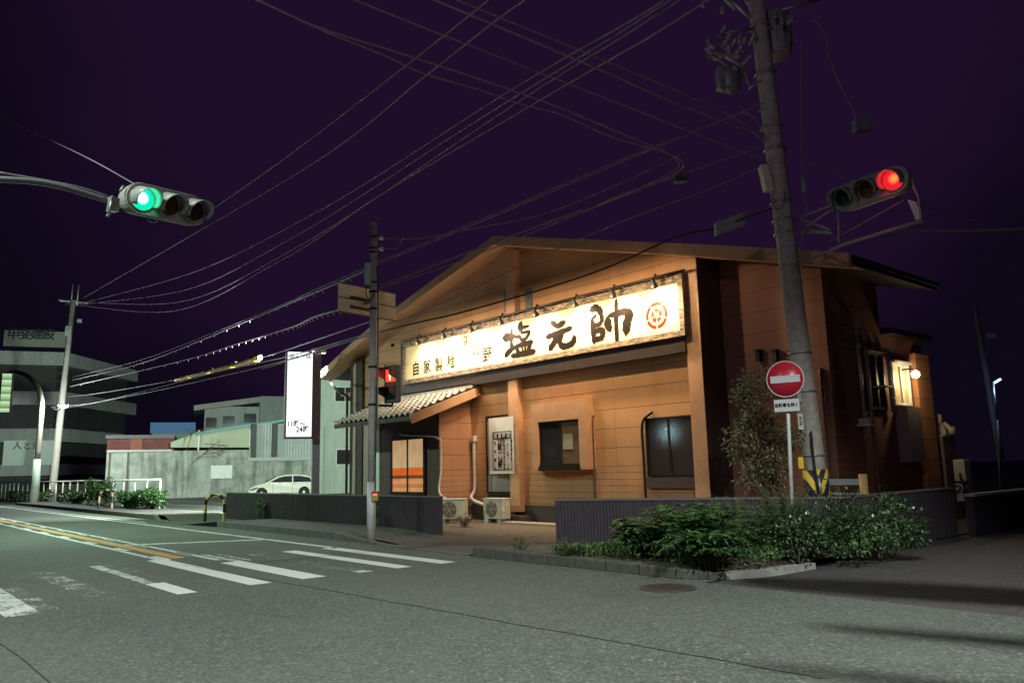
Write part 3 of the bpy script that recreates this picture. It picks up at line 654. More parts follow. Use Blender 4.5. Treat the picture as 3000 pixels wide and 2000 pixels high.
# crest: ring of five arcs round a five petalled flower
cc = sp(1897, 408); rr = .335
b = MB()
def arcband(a0, a1, r0, r1, y):
    k = 10; V = [Vector((cc.x + r * math.cos(a0 + (a1 - a0) * i / k), y, cc.z + r * math.sin(a0 + (a1 - a0) * i / k))) for r in (r0, r1) for i in range(k + 1)]
    b.add(V, [(i, i + 1, k + 2 + i, k + 1 + i) for i in range(k)])
for k in range(5):
    a = R(-90 + 72 * k) ; arcband(a + R(3.5), a + R(68.5), rr * .74, rr, SY - .004)
for k in range(5):
    a = R(90 + 72 * k); V = [Vector((cc.x + .03 * math.cos(a), SY - .005, cc.z + .03 * math.sin(a)))]
    for (da, r) in ((-28, .22), (-31, .38), (-24, .50), (-13, .55), (-5, .52), (0, .46), (5, .52), (13, .55), (24, .50), (31, .38), (28, .22)):
        V.append(Vector((cc.x + rr * r * math.cos(a + R(da)), SY - .005, cc.z + rr * r * math.sin(a + R(da)))))
    b.poly(V)
b.build('crest', REDINK, sg, fixn=False)
b = MB()
for k in range(5):
    a = R(90 + 72 * k)
    for off in (-14, 0, 14):
        p0 = Vector((cc.x + rr * .12 * math.cos(a), SY - .008, cc.z + rr * .12 * math.sin(a))); p1 = Vector((cc.x + rr * .36 * math.cos(a + R(off)), SY - .008, cc.z + rr * .36 * math.sin(a + R(off))))
        b.tube([p0, p1], .0018, 4)
b.build('crest_stamens', SIGNP, sg)

# rail and spotlights
rl = thing('light_rail', (-17, 14.6, 6.05), 'thin black pipe rail carrying the spotlights above the cream sign', 'rail')
ra, rb = atY(1188, 986, 14.62), atY(2006, 806, 14.62); rz = (ra.z + rb.z) / 2
b = MB(); b.tube([(ra.x, 14.62, rz), (rb.x, 14.62, rz)], .028, 8); b.build('pipe', BLACK, rl)
for px in (560, 720, 900, 1085, 1290, 1525, 1775, 2040, 405):
    p = atY(1000 + px / 2.119, 600 + 850 / 2.119 - (px - 560) * .078, 14.8); b = MB()
    b.tube([(p.x, 14.62, rz), (p.x, 14.72, rz - .06), (p.x, 14.93, rz - .06)], .012, 6); b.tube([(p.x, 14.88, rz - .06), (p.x, 14.92, rz - .06)], .045, 10); b.split('bracket', GALV, rl)
SPX = [(475, 840), (635, 810), (805, 775), (990, 735), (1205, 690), (1450, 625), (1685, 555), (1940, 500)]
names = ['leftmost black spotlight above the small black lettering', 'second black spotlight from the left end of the sign rail', 'black spotlight right above the faint small characters', 'fourth black spotlight from the left, over bare panel', 'black spotlight above the first big brush character', 'black spotlight between the first and second big characters', 'black spotlight above the third big character', 'rightmost black spotlight, beside the red crest']
spot0 = None
WARM = [(1, .77, .52), (1, .78, .54), (1, .78, .52), (1, .74, .42), (1, .72, .36), (1, .68, .28), (1, .68, .26), (1, .70, .30)]
bulbm = m_emit('warm_bulb', (1, .85, .6), 30)
for i, (sx_, sy_) in enumerate(SPX):
    p = atY(1000 + sx_ / 2.119, 600 + (sy_) / 2.119, 14.55)
    base = Vector((p.x, 14.62, rz))
    if spot0 is None:
        spot0 = thing('spotlight', base, names[i], 'spotlight', 'spotlights above the restaurant sign')
        b = MB(); b.tube([base + Vector((0, 0, .05)), base + Vector((0, -.06, -.04)), base + Vector((.0, -.10, -.12))], .02, 6); b.cyl(base + Vector((0, 0, -.03)), base + Vector((0, 0, .08)), .035, n=10); b.build('arm', BLACK, spot0)
        ax = Vector((0, .42, -.9)).normalized(); c0 = base + Vector((.0, -.12, -.10))
        b = MB(); b.lathe(c0, [(.0, -.06), (.045, -.06), (.05, .0), (.06, .05), (.085, .12), (.092, .19), (.085, .19), (.06, .1), (.0, .1)], ax, 16); b.build('housing', BLACK, spot0)
        b = MB(); b.lathe(c0, [(.0, .185), (.03, .18), (.05, .15), (.05, .11), (.0, .105)], ax, 12); b.build('bulb', bulbm, spot0)
        root = spot0
    else:
        root = spot0.copy(); COL.objects.link(root); root.location = base; root['label'] = names[i]
        for ch in [k for k in bpy.data.objects if k.parent == spot0]:
            cc_ = ch.copy(); COL.objects.link(cc_); cc_.parent = root
    lp = base + Vector((0, -.02, -.33))
    lo = lamp('spotlight_beam', 'SPOT', lp, 150 if i < 6 else 85, WARM[i], .05, lp + Vector((0, .42, -.52)), 165, .75)
    l2 = lamp('spotlight_spill', 'SPOT', base + Vector((0, -.95, -.15)), 54.0, WARM[i], .06, base + Vector((0, .62, -1.5)), 150, .5)
    l3 = lamp('spotlight_glow', 'POINT', base + Vector((0, -.16, -.27)), 9.0 if i < 4 else 14.0, WARM[i], .05)
    for q_ in (lo, l2, l3): q_.parent = root; q_.location = q_.location - Vector(root.location)
# little lamp on a rod left of the sign
a, c = atY(1150, 1005, 14.7), atY(1190, 1003, 14.9); t = thing('rod_lamp', a, 'small lamp on a thin rod at the left end of the sign', 'lamp')
b = MB(); b.tube([c, a], .012, 6); b.build('rod', GALV, t); b = MB(); b.lathe(a + Vector((0, 0, -.02)), [(0, .02), (.05, .0), (.08, -.1), (0, -.1)], n=12); b.build('housing', BLACK, t)

# opening hours banner
bn = thing('opening_hours_banner', (-18.3, 15.2, 1.5), 'white vinyl banner with opening hours hung in the tall window', 'banner')
BYY = YF - .245
p0, p1 = atY(1430, 1222, BYY), atY(1509, 1386, BYY); bx0, bx1, bz1, bz0 = p0.x + .02, p1.x - .02, p0.z - .04, p1.z
b = MB(); nn = 10
for i in range(nn):
    xa, xb = bx0 + (bx1 - bx0) * i / nn, bx0 + (bx1 - bx0) * (i + 1) / nn; wv = lambda u: .008 * math.sin(u * 9)
    b.add([(xa, BYY + wv(xa), bz0), (xb, BYY + wv(xb), bz0), (xb, BYY + wv(xb), bz1), (xa, BYY + wv(xa), bz1)], [(0, 1, 2, 3)])
b.build('cloth', VINYL, bn, fixn=False)
W_ = bx1 - bx0; fx0, fx1, fz0, fz1 = bx0 + W_ * .16, bx1 - W_ * .08, bz0 + .10, bz1 - .42; yy = BYY - .012
b = MB()
for (a0, a1, c0, c1) in ((fx0, fx1, fz1 - .022, fz1), (fx0, fx1, fz0, fz0 + .022), (fx0, fx0 + .022, fz0 + .022, fz1 - .022), (fx1 - .022, fx1, fz0 + .022, fz1 - .022)): b.box(a0, a1, yy, yy + .002, c0, c1)
hw_ = (fx1 - fx0 - .08); b.box(fx0 + .04, fx1 - .04, yy, yy + .002, fz1 - .22, fz1 - .06); b.build('border', INK, bn)
hx = lambda k: fx0 + .04 + hw_ * (k + .5) / 4
o1 = [text(ch, (hx(k), yy - .002, fz1 - .14), (1, 0, 0), (0, 0, 1), .15, bn, WHITEP, 'header_lettering', .001, .01) for k, ch in enumerate('営業時間')]
join_meshes(o1, 'header_lettering')
o2 = []
Hh = fz1 - .28 - fz0
for k, ch in enumerate('年中無休'): o2.append(text(ch, (fx0 + .11, yy, fz1 - .34 - k * Hh * .29), (1, 0, 0), (0, 0, 1), .10, bn, INK, 't', .001, .02))
for ch, f in (('11', .08), ('時', .25), ('〜', .45), ('24', .68), ('時', .86)): o2.append(text(ch, (fx0 + .34, yy, fz1 - .26 - Hh * f), (1, 0, 0), (0, 1e-9, 1), .24 if ch != '〜' else .2, bn, INK, 't', .001, .02, sx=.9))
for k, ch in enumerate('日曜日祝日も営業'): o2.append(text(ch, (fx0 + .53, yy, fz1 - .30 - k * .115), (1, 0, 0), (0, 0, 1), .10, bn, INK, 't', .001, .02))
for k, ch in enumerate(('11', '時', '〜', '15', '時')): o2.append(text(ch, (fx0 + .70, yy, fz1 - .30 - k * .10), (1, 0, 0), (0, 0, 1), .085, bn, INK, 't', .001, .01))
for k, ch in enumerate(('17', '時', '〜', '24', '時')): o2.append(text(ch, (fx0 + .70, yy, fz1 - .98 - k * .11), (1, 0, 0), (0, 0, 1), .085, bn, INK, 't', .001, .01))
for k, ch in enumerate('定休日なし'): o2.append(text(ch, (fx0 + .86, yy, fz1 - .31 - k * .125), (1, 0, 0), (0, 0, 1), .10, bn, INK, 't', .001, .02))
join_meshes(o2, 'lettering')

# air conditioners
def aircon(cx, cy, ang, label):
    t = thing('air_conditioner', (cx, cy, 0), label, 'air conditioner', 'outdoor air conditioning units by the wall')
    ca, sa = math.cos(ang), math.sin(ang); u = Vector((ca, sa, 0)); v = Vector((-sa, ca, 0)); zz = Vector((0, 0, 1)); c = Vector((cx, cy, 0))
    b = MB(); b.obox(c + zz * .40, u, v, zz, .40, .15, .275); b.build('casing', CREAMP, t, bevel=.012)
    b = MB(); b.obox(c + zz * .69, u, v, zz, .415, .165, .012); b.build('lid', WHITEP, t)
    f = c - v * .152 - u * .07 + zz * .40
    b = MB(); b.lathe(f, [(0, .004), (.22, .004), (.235, -.002)], -v, 28); b.build('fan_opening', mat('fan_dark', (.02, .02, .02), .6), t)
    b = MB()
    for k in range(9):
        r = .03 + k * .024; b.tube([f - v * .012 + (u * math.cos(a) + zz * math.sin(a)) * r for a in [i * math.pi / 12 for i in range(25)]], .0035, 4, False)
    for k in range(6):
        a = k * math.pi / 3; b.tube([f - v * .014, f - v * .014 + (u * math.cos(a) + zz * math.sin(a)) * .23], .005, 4)
    b.build('grille', CREAMP, t)
    for s in (-1, 1):
        b = MB(); b.obox(c + u * .27 * s + zz * .06, u, v, zz, .05, .2, .06); b.build('foot', CONCW, t)
    b = MB(); b.obox(c + u * .405 + zz * .45 - v * .02, u, v, zz, .02, .07, .14); b.build('pipe_cover', CREAMP, t)
    return t, u, v
t1_, u, v = aircon(-18.92, 13.9, R(30), 'cream air conditioner with its fan grille facing out, by the dark low wall end')
PIPEW = PVC
a = [atY(1172, 1265, PY - .03), atY(1180, 1273, PY - .06), atY(1262, 1278, PY - .06)]
pipe([a[0], a[1], a[2], (PX1 + .02, PY - .05, a[2].z - .08), (PX1 + .12, PY - .02, a[2].z - .22), (PX1 + .14, PY - .02, 1.6), (PX1 + .2, 13.9, .9), (-19.2, 13.9, .66)], .03, PIPEW, 6, 'pipe', t1_)
t2_, u, v = aircon(-17.80, 14.62, R(6), 'smaller looking boxy air conditioner turned aside below the banner window')
q = atY(1388, 1278, YF - .08)
pipe([(q.x, YF - .08, q.z), (q.x, YF - .08, 2.0), (q.x, YF - .08, .95), (q.x + .12, 15.0, .65), (-18.22, 14.66, .45)], .05, PIPEW, 6, 'pipe', t2_)
b = MB(); b.box(q.x - .075, q.x + .075, YF - .15, YF - .01, q.z - .16, q.z + .02); b.build('pipe_cover', PIPEW, t2_, bevel=.01)
b = MB(); b.tube(crm([(-17.43, 14.5, .42), (-17.3, 14.45, .40), (-17.22, 14.4, .5)], 4), .012, 6); b.tube(crm([(-17.43, 14.5, .36), (-17.25, 14.45, .36), (-17.2, 14.4, .4)], 4), .012, 6); b.split('tube_end', WHITEP, t2_)

# ================================================================== LOW RIBBED WALLS
def ribwall(pts, h, name, label, th=.14):
    t = thing(name, pts[0], label, 'wall'); b = MB(); cp = MB()
    for i in range(len(pts) - 1):
        a, c = Vector(pts[i]), Vector(pts[i + 1]); L = (c - a).length; d = (c - a) / L; n = Vector((d.y, -d.x, 0))   # n toward viewer side
        mid = (a + c) / 2; b.obox(mid - n * th / 2 + Vector((0, 0, h / 2 - .05)), d, n, (0, 0, 1), L / 2, th / 2, h / 2 + .05 - .03)
        k = int(L / .062)
        for j in range(k):
            p = a + d * (L * (j + .5) / k); jit = random.uniform(-.004, .004)
            P = [p - d * .022 + n * .0005, p - d * .014 + n * (.022 + jit), p + d * .014 + n * (.022 + jit), p + d * .022 + n * .0005]
            b.add([(q.x, q.y, 0) for q in P] + [(q.x, q.y, h - .045) for q in P], [(0, 1, 5, 4), (1, 2, 6, 5), (2, 3, 7, 6), (4, 5, 6, 7)])
        cp.obox(mid - n * (th / 2 - .012) + Vector((0, 0, h - .018)), d, n, (0, 0, 1), L / 2 + .01, th / 2 + .02, .018)
    b.build('ribbed_face', RIB, t); cp.build('coping', RIBCAP, t); return t
ribwall([(-28.7, 10.95, 0), (-15.2, 10.72, 0)], .93, 'low_wall', 'long dark ribbed low wall between the car park and the restaurant window')
ribwall([(-10.95, 10.42, 0), (-6.46, 12.75, 0), (-6.46, 17.2, 0)], .93, 'low_wall', 'dark ribbed low wall behind the ferns, bending round the corner')

# ================================================================== STEEL POLE WITH PEDESTRIAN SIGNAL
PB = Vector((-15.3, 9.03, 0)); 
pt = atD(1095, 656, PB.length)
pl = thing('steel_pole', PB, 'slim grey steel pole by the kerb carrying the walking signal and board', 'pole')
b = MB(); b.tube([PB, PB + Vector((0, 0, 1.3))], .098, 16); b.tube([PB + Vector((0, 0, 1.3)), Vector((pt.x, pt.y, 4)), pt], [.085, .083, .078], 16); b.lathe(pt, [(.085, -.02), (.085, .02), (0, .04)], n=16); b.build('shaft', POLEM, pl)
PD = PB.length
def onp(px, py, dd=0): return atD(px, py, PD + dd)
b = MB()
for y_ in (695, 728, 740, 828, 855, 905, 1075, 1185):
    c = onp(1091, y_); b.lathe(Vector((PB.x + (pt.x - PB.x) * c.z / pt.z, PB.y + (pt.y - PB.y) * c.z / pt.z, c.z)), [(.09, -.025), (.10, -.02), (.10, .02), (.09, .025)], n=16)
b.split('clamp_band', BLACK, pl)
for k, y_ in enumerate((697, 729)):
    c = onp(1118, y_); b = MB(); b.tube([onp(1095, y_), c], .015, 6); b.lathe(c, [(0, -.05), (.045, -.04), (.03, 0), (.045, .03), (0, .05)], n=12); b.build('insulator', WHITEP, pl)
c0, c1 = onp(1070, 772, -.1), onp(1088, 834, -.1); b = MB(); ce = (c0 + c1) / 2; b.obox(ce, _R0, _F0, (0, 0, 1), .07, .09, (c0.z - c1.z) / 2); b.build('junction_box', mat('pale_green_box', (.36, .45, .38), .5), pl, bevel=.01)
b = MB(); b.tube(crm([onp(1104, 780, -.1), onp(1107, 900, -.12), onp(1105, 1080, -.12), onp(1101, 1300, -.12), onp(1099, 1450, -.12)], 5), .012, 6); b.tube(crm([onp(1076, 836, -.15), onp(1072, 860, -.18), onp(1085, 876, -.18), onp(1098, 850, -.15)], 6), .012, 6); b.split('conduit', BLACK, pl)
b = MB(); b.tube(crm([onp(1109, 825, -.1), onp(1108, 1060, -.12), onp(1105, 1250, -.12)], 5), .015, 6); b.split('conduit', GALV, pl)
# direction board seen from behind
c = [atD(994, 817, PD + .25), atD(1160, 870, PD + 1.35), atD(1151, 948, PD + 1.35), atD(993, 905, PD + .25)]
bd = thing('direction_board', c[0], 'blank cream back of a direction board clamped to the slim steel pole', 'road sign')
uu = (c[1] - c[0]); uu.z = 0; 
# plane through the pole; board roughly along world direction uu, width w
cen = sum(c, Vector()) / 4; cen = Vector((cen.x, cen.y, cen.z)); ud = uu.normalized(); nrm = Vector((ud.y, -ud.x, 0)); hz = ((c[0].z - c[3].z) + (c[1].z - c[2].z)) / 4
b = MB(); b.obox(cen, ud, nrm, (0, 0, 1), uu.length / 2, .012, hz); b.build('board', mat('cream_board_back', (.80, .74, .56), .5, var=.15, scale=3, dirt=.15), bd)
b = MB()
for s in (-.98, .0, .98): b.obox(cen + nrm * .02 + Vector((0, 0, s * hz)), ud, nrm, (0, 0, 1), uu.length / 2, .02, .010)
b.split('rib', mat('rib_metal', (.12, .10, .08), .5), bd)
b = MB()
for s in (.1, -.55): b.obox(cen + nrm * .06 + Vector((0, 0, s * hz)) - ud * .2, ud, nrm, (0, 0, 1), .35, .02, .03)
b.split('mounting_bracket', BLACK, bd)
# pedestrian signal
ps = thing('pedestrian_signal', onp(1146, 1125, .1), 'pedestrian signal showing a red standing figure on the slim pole', 'pedestrian signal')
pc = onp(1150, 1125, .15); fd = Vector((-.35, -1, 0)).normalized(); fd = Vector((.30, -.954, 0)); sd = Vector((-fd.y, fd.x, 0)); Zv = Vector((0, 0, 1))
b = MB(); b.obox(pc, sd, fd, Zv, .205, .075, .43); b.build('housing', mat('signal_dark_grey', (.15, .14, .13), .5), ps, bevel=.04)
redm = m_emit('red_lit_glass', (1, .06, .03), 1.6)
for k, (dz, lab) in enumerate(((.20, 'lit red lens with standing figure'), (-.20, 'unlit lower lens'))):
    lc = pc + Zv * dz + fd * .078
    b = MB(); b.obox(lc, sd, fd, Zv, .15, .008, .15); tag(b.build('lens', redm if k == 0 else DLENS_G, ps), lab)
    b = MB()
    for s in (-1, 1): b.add([lc + sd * .165 * s + Zv * .165, lc + sd * .165 * s - Zv * .10, lc + sd * .165 * s + fd * .24 - Zv * .02, lc + sd * .165 * s + fd * .26 + Zv * .11], [(0, 1, 2, 3)])
    b.add([lc + sd * .165 + Zv * .165, lc - sd * .165 + Zv * .165, lc - sd * .165 + fd * .26 + Zv * .11, lc + sd * .165 + fd * .26 + Zv * .11], [(0, 1, 2, 3)])
    ob = b.build('visor', mat('visor_dark', (.05, .04, .045), .5) if k else mat('visor_reddish', (.12, .05, .05), .5), ps)  # upper visor coloured reddish to carry the lit lens's glow
    sm = ob.modifiers.new('s', 'SOLIDIFY'); sm.thickness = .006
lc = pc + Zv * .20 + fd * .092
fig = MB(); FU = lambda u, v: lc + sd * u + Zv * v
fig.poly([FU(.022 * math.cos(a), .095 + .022 * math.sin(a)) for a in [k * math.pi / 6 for k in range(12)]])
fig.poly([FU(-.032, .065), FU(.032, .065), FU(.04, -.02), FU(.026, -.02), FU(.022, -.12), FU(-.022, -.12), FU(-.026, -.02), FU(-.04, -.02)])
fig.build('standing_figure', m_emit('pale_red_figure', (1, .55, .4), 2.5), ps, fixn=False)
b = MB()
for y0_, x1_ in ((1078, 1158), (1187, 1160)):
    a = onp(1091, y0_, 0); cz = a.z; e = Vector((pc.x, pc.y, cz)); b.tube([a, a * .3 + e * .7, e, Vector((pc.x, pc.y, pc.z + (.43 if y0_ < 1100 else -.43)))], .028, 8)
b.tube([onp(1128, 1068, .1), onp(1129, 1182, .1)], .014, 6); b.split('bracket', BLACK, ps)
lamp('pedestrian_signal_glow', 'POINT', pc + Zv * .2 + fd * .16, .6, (1, .08, .04), .05)
# push button box
c = onp(1100, 1455, -.15); pb = thing('push_button_box', c, 'small red crossing push-button box strapped to the slim pole', 'push button')
b = MB(); b.obox(c, _R0, _F0, Zv, .065, .05, .08); b.build('case', mat('yellow_green_case', (.32, .25, .05), .5), pb, bevel=.01); b = MB(); b.obox(c + Zv * .09, _R0, _F0, Zv, .075, .06, .03); b.build('hood', RED, pb, bevel=.01)
b = MB(); b.obox(c + Zv * .055 - _F0 * .055, _R0, _F0, Zv, .04, .004, .012); b.build('indicator', m_emit('red_indicator', (1, .12, .08), 4), pb)

# ================================================================== UTILITY POLE (RIGHT)
UB = Vector((-7.14, 13.19, 0)); UT = Vector((-7.52, 13.02, 11.0)); UD = 15.0
def onu(px, py, dd=0): return atD(px, py, UD + dd)
def uax(z): return UB + (UT - UB) * (z / 11.0)
up = thing('utility_pole', UB, 'tall leaning concrete utility pole behind the low wall corner with hazard wrap', 'utility pole')
b = MB(); b.tube([uax(z) for z in (0, 2, 4, 6, 8, 10, 12.5)], [.205, .195, .185, .175, .165, .158, .15], 24); b.build('shaft', CONC, up)
b = MB()
for z in (1.62, 2.75, 3.45, 5.05, 5.7, 5.95, 6.3, 7.35, 7.8, 8.9, 9.9):
    c = uax(z); b.lathe(c, [(.19, -.02), (.212, -.018), (.212, .018), (.19, .02)], (UT - UB), 24)
b.split('clamp_band', GALV, up)
# hazard wrap: yellow and black chevrons
def m_haz():
    m, nt, b, out = nt_new('hazard_stripes'); P, xyz = pos(nt)
    d = N(nt, 'ShaderNodeVectorMath', operation='DOT_PRODUCT'); nt.links.new(P, d.inputs[0]); d.inputs[1].default_value = _R0
    s_ = ma(nt, 'ABSOLUTE', ma(nt, 'SUBTRACT', d.outputs['Value'], uax(1.2).dot(_R0) - .03))
    f = ma(nt, 'LESS_THAN', ma(nt, 'FRACT', ma(nt, 'ADD', 5.0, ma(nt, 'DIVIDE', ma(nt, 'SUBTRACT', xyz[2], ma(nt, 'MULTIPLY', s_, 2.1)), .42))), .45)
    nt.links.new(mixc(nt, f, (.02, .02, .035), mixc(nt, noise(nt, 9, 4, P), (.45, .30, .02), (.8, .55, .05))), b.inputs['Base Color']); b.inputs['Roughness'].default_value = .5; return m
b = MB(); b.tube([uax(.70), uax(1.37)], .212, 28); b.build('hazard_wrap', m_haz(), up)
b = MB(); c = onu(2346, 1355, -.22); b.obox(c, _R0, _F0, Zv, .045, .02, .10); b.build('reflector', YEL, up)
b = MB(); c = onu(2345, 1234, -.24); b.obox(c, _R0, _F0, Zv, .045, .01, .14); b.build('number_plate', mat('pale_plate', (.55, .6, .45), .5), up); 
text('東\n佐\n野', c - _F0 * .014 + Zv * 0, _R0, Zv, .055, up, INK, 'plate_lettering', .001)
c = onu(2340, 1155, -.2); b = MB(); b.obox(c, _R0, _F0, Zv, .035, .02, .14); b.build('number_plate', mat('grey_plate', (.30, .34, .32), .5), up)
b = MB(); b.tube(crm([onu(2376, 1262, -.25), onu(2382, 1330, -.25), onu(2398, 1450, -.25)], 4), .02, 8); b.build('cable_guard', BLACK, up)
b = MB(); b.tube([onu(2398, 1400, -.2), onu(2407, 1455, -.2)], .03, 8); b.tube([onu(2412, 1385, -.1), onu(2418, 1450, -.1)], .02, 8)
for yy_ in (1400, 1418, 1436): b.tube([onu(2385, yy_, -.22), onu(2420, yy_ + 2, -.15)], .010, 6)
b.split('strap', GALV, up)
# left box on pole, long pale, and conduits
c0, c1 = onu(2235, 487, -.1), onu(2252, 560, -.1); ce = (c0 + c1) / 2; b = MB(); b.obox(ce, _R0, _F0, (c0 - c1), .075, .10, (c0 - c1).length / 2); b.build('junction_box', mat('cream_box', (.55, .53, .42), .5), up, bevel=.01)
b = MB()
b.tube(crm([onu(2135, 345, .5), onu(2175, 330, .2), onu(2210, 345, -.1), onu(2235, 385, -.2), onu(2240, 410, -.2)], 5), .014, 6)
b.tube(crm([onu(2150, 368, .5), onu(2200, 385, 0), onu(2240, 415, -.2)], 5), .012, 6); b.tube(crm([onu(2300, 560, -.2), onu(2290, 600, -.25), onu(2265, 600, -.25), onu(2262, 560, -.2)], 5), .012, 6)
b.tube(crm([onu(2366, 640, -.2), onu(2350, 700, -.2), onu(2345, 750, -.2)], 5), .012, 6); b.split('loose_cable', CABLE, up)
b = MB()
for px, py in ((2328, 624), (2342, 727), (2342, 757), (2243, 407), (2230, 320)): c = onu(px, py, -.2); b.tube([c - _F0 * .03, c + _F0 * .1], .022, 8)
b.split('bolt', GALV, up)
# top hardware: crossarms and insulators reaching out of frame
b = MB(); b.tube([onu(2130, -10, -.2), onu(2205, 60, 0)], .035, 6); b.tube([onu(2105, -20, -.3), onu(2155, 28, -.3)], .035, 6); b.tube([onu(2160, -40, .2), onu(2210, 35, 0)], .04, 6)
b.tube([onu(2195, 260, -.25), onu(2275, 205, .1)], .018, 6); b.tube([onu(2100, 150, -.3), onu(2190, 200, -.1)], .04, 6); b.tube([onu(2290, 30, .2), onu(2400, 0, .6)], .03, 6); b.split('crossarm', GALV, up)
INS = mat('porcelain', (.30, .28, .30), .3)
for px, py in ((2117, 30), (2270, 45), (2290, 62), (2320, 55), (2312, 60), (2060, 12)):
    c = onu(px, py, -.1); b = MB(); b.lathe(c, [(0, -.08), (.03, -.08), (.05, -.05), (.03, -.03), (.055, 0), (.03, .02), (.05, .05), (0, .08)], (0, .2, 1), 12); b.build('insulator', INS, up)
# switch cluster
sw = thing('pole_switchgear', onu(2130, 150), 'cluster of grey switch tanks and insulators on the left of the concrete pole', 'switchgear')
STEEL = mat('grey_equipment', (.20, .20, .21), .5, .3, var=.3)
c = onu(2135, 232, -.35); b = MB(); b.lathe(c, [(0, -.22), (.2, -.22), (.22, -.18), (.22, .16), (.18, .20), (0, .22)], (.15, -.1, 1), 24); b.build('tank', STEEL, sw)
c = onu(2108, 232, -.5); b = MB(); b.obox(c, _R0, _F0, Zv, .05, .12, .2); b.build('terminal_box', GALV, sw, bevel=.01)
for px, py in ((2122, 215), (2152, 200), (2112, 262), (2135, 268)):
    c = onu(px, py, -.55); b = MB(); b.lathe(c, [(0, -.07), (.03, -.07), (.045, -.03), (.03, -.01), (.045, .03), (0, .06)], (-.3, -.8, .3), 12); b.build('bushing', INS, sw)
for k, (px, py) in enumerate(((2078, 125), (2080, 142), (2086, 158), (2092, 170), (2105, 162), (2132, 112), (2146, 130), (2118, 92), (2135, 150), (2165, 146), (2178, 128), (2168, 112), (2205, 112), (2190, 175), (2150, 165))):
    c = onu(px, py, -.3 + .03 * (k % 4)); b = MB(); ax_ = Vector((random.uniform(-1, 1), random.uniform(-.5, .5), random.uniform(.2, 1)))
    b.lathe(c, [(0, -.13), (.035, -.13), (.05, -.08), (.03, -.05), (.055, -.01), (.03, .03), (.05, .07), (.02, .12), (0, .13)], ax_, 12); b.build('insulator', INS if k % 3 else GALV, sw)
b = MB()
for (a_, c_) in (((2085, 160), (2190, 235)), ((2100, 120), (2175, 190)), ((2120, 95), (2210, 85)), ((2095, 118), (2125, 92)), ((2180, 210), (2200, 255))): b.tube([onu(*a_, -.35), onu(*c_, -.15)], .028, 6)
for (a_, m_2, c_) in (((2096, 122), (2110, 102), (2140, 88)), ((2130, 210), (2160, 225), (2185, 215)), ((2080, 150), (2070, 165), (2088, 175)), ((2160, 145), (2180, 155), (2200, 140))): b.tube(crm([onu(*a_, -.4), onu(*m_2, -.45), onu(*c_, -.3)], 5), .012, 6)
b.build('frame', STEEL, sw)
tr = thing('pole_transformer', onu(2275, 110, .3), 'cylindrical transformer hung on the right of the concrete pole', 'transformer')
c = onu(2278, 150, .45); b = MB(); b.lathe(c, [(0, -.12), (.24, -.12), (.27, -.08), (.27, .75), (.24, .8), (0, .84)], (0, 0, 1), 28)
b.build('tank', mat('transformer_grey', (.26, .22, .24), .5, var=.2), tr)
b = MB()
for k in range(12):
    a = k * math.pi / 6; b.obox(c + Vector((.28 * math.cos(a), .28 * math.sin(a), .35)), (math.cos(a), math.sin(a), 0), (-math.sin(a), math.cos(a), 0), Zv, .02, .006, .3)
b.split('cooling_fin', STEEL, tr)

# ================================================================== TRAFFIC SIGNALS
def signal(name, label, A, Bp, facing, lit, order, arm_pts, litmat, glow, glowcol, cat='traffic light'):
    """A..Bp: centres of first and last lens"""
    t = thing(name, (A + Bp) / 2, label, cat); L = (Bp - A); u = L.normalized(); f = (Vector(facing) - u * Vector(facing).dot(u)).normalized(); zz = f.cross(u)
    if zz.z < 0: zz = -zz
    r = .232; cen = (A + Bp) / 2; half = L.length / 2
    def cap(rad, y0, y1, e=0):
        P = []
        for k in range(13): a = math.pi / 2 + math.pi * k / 12; P.append(A + u * (math.cos(a) * rad - e) + zz * math.sin(a) * rad)
        for k in range(13): a = -math.pi / 2 + math.pi * k / 12; P.append(Bp + u * (math.cos(a) * rad + e) + zz * math.sin(a) * rad)
        n = len(P); return [p + f * y0 for p in P] + [p + f * y1 for p in P], [list(range(n))[::-1], list(range(n, 2 * n))] + [(i, (i + 1) % n, (i + 1) % n + n, i + n) for i in range(n)]
    b = MB(); b.add(*cap(r, -.17, .0)); b.add(*cap(r - .035, -.34, -.169)); b.add(*cap(r + .012, -.045, -.03)); b.build('housing', SIGNALB, t, bevel=.012)
    for k in range(3):
        c = A + L * (k / 2); col, mt = order[k]
        b = MB(); b.lathe(c, [(.165, -.002), (.185, .0), (.19, .02), (.168, .022), (.165, .006)], f, 28); b.build('lens_ring', SIGNALB, t)
        b = MB(); b.lathe(c, [(.166, .003), (.145, .014), (.09, .028), (.04, .034), (.0, .036)], f, 28); lo_ = b.build('lens', litmat if k == lit else mt, t); tag(lo_, ('glowing ' if k == lit else 'unlit ') + col + ' lens')
        b = MB(); V = []; nn = 20; span = R(250)
        for i in range(nn + 1):
            a = math.pi / 2 - span / 2 + span * i / nn; hh = .14 + .24 * max(0, math.sin(a) * .5 + .5); dr = u * math.cos(a) * .178 + zz * math.sin(a) * .178
            V += [c + dr + f * .01, c + dr + f * hh - zz * hh * .18]
        b.add(V, [(2 * i, 2 * i + 1, 2 * i + 3, 2 * i + 2) for i in range(nn)], True)
        ob = b.build('visor', mat('visor_grey', (.30, .31, .29), .45, var=.2), t, fixn=False); sm = ob.modifiers.new('s', 'SOLIDIFY'); sm.thickness = .004
        if k == lit:
            q_ = lamp(name + '_glow', 'POINT', c + f * .13 - zz * .02, glow, glowcol, .05); q_.parent = t; q_.location = q_.location - Vector(t.location)
    return t, u, f, zz
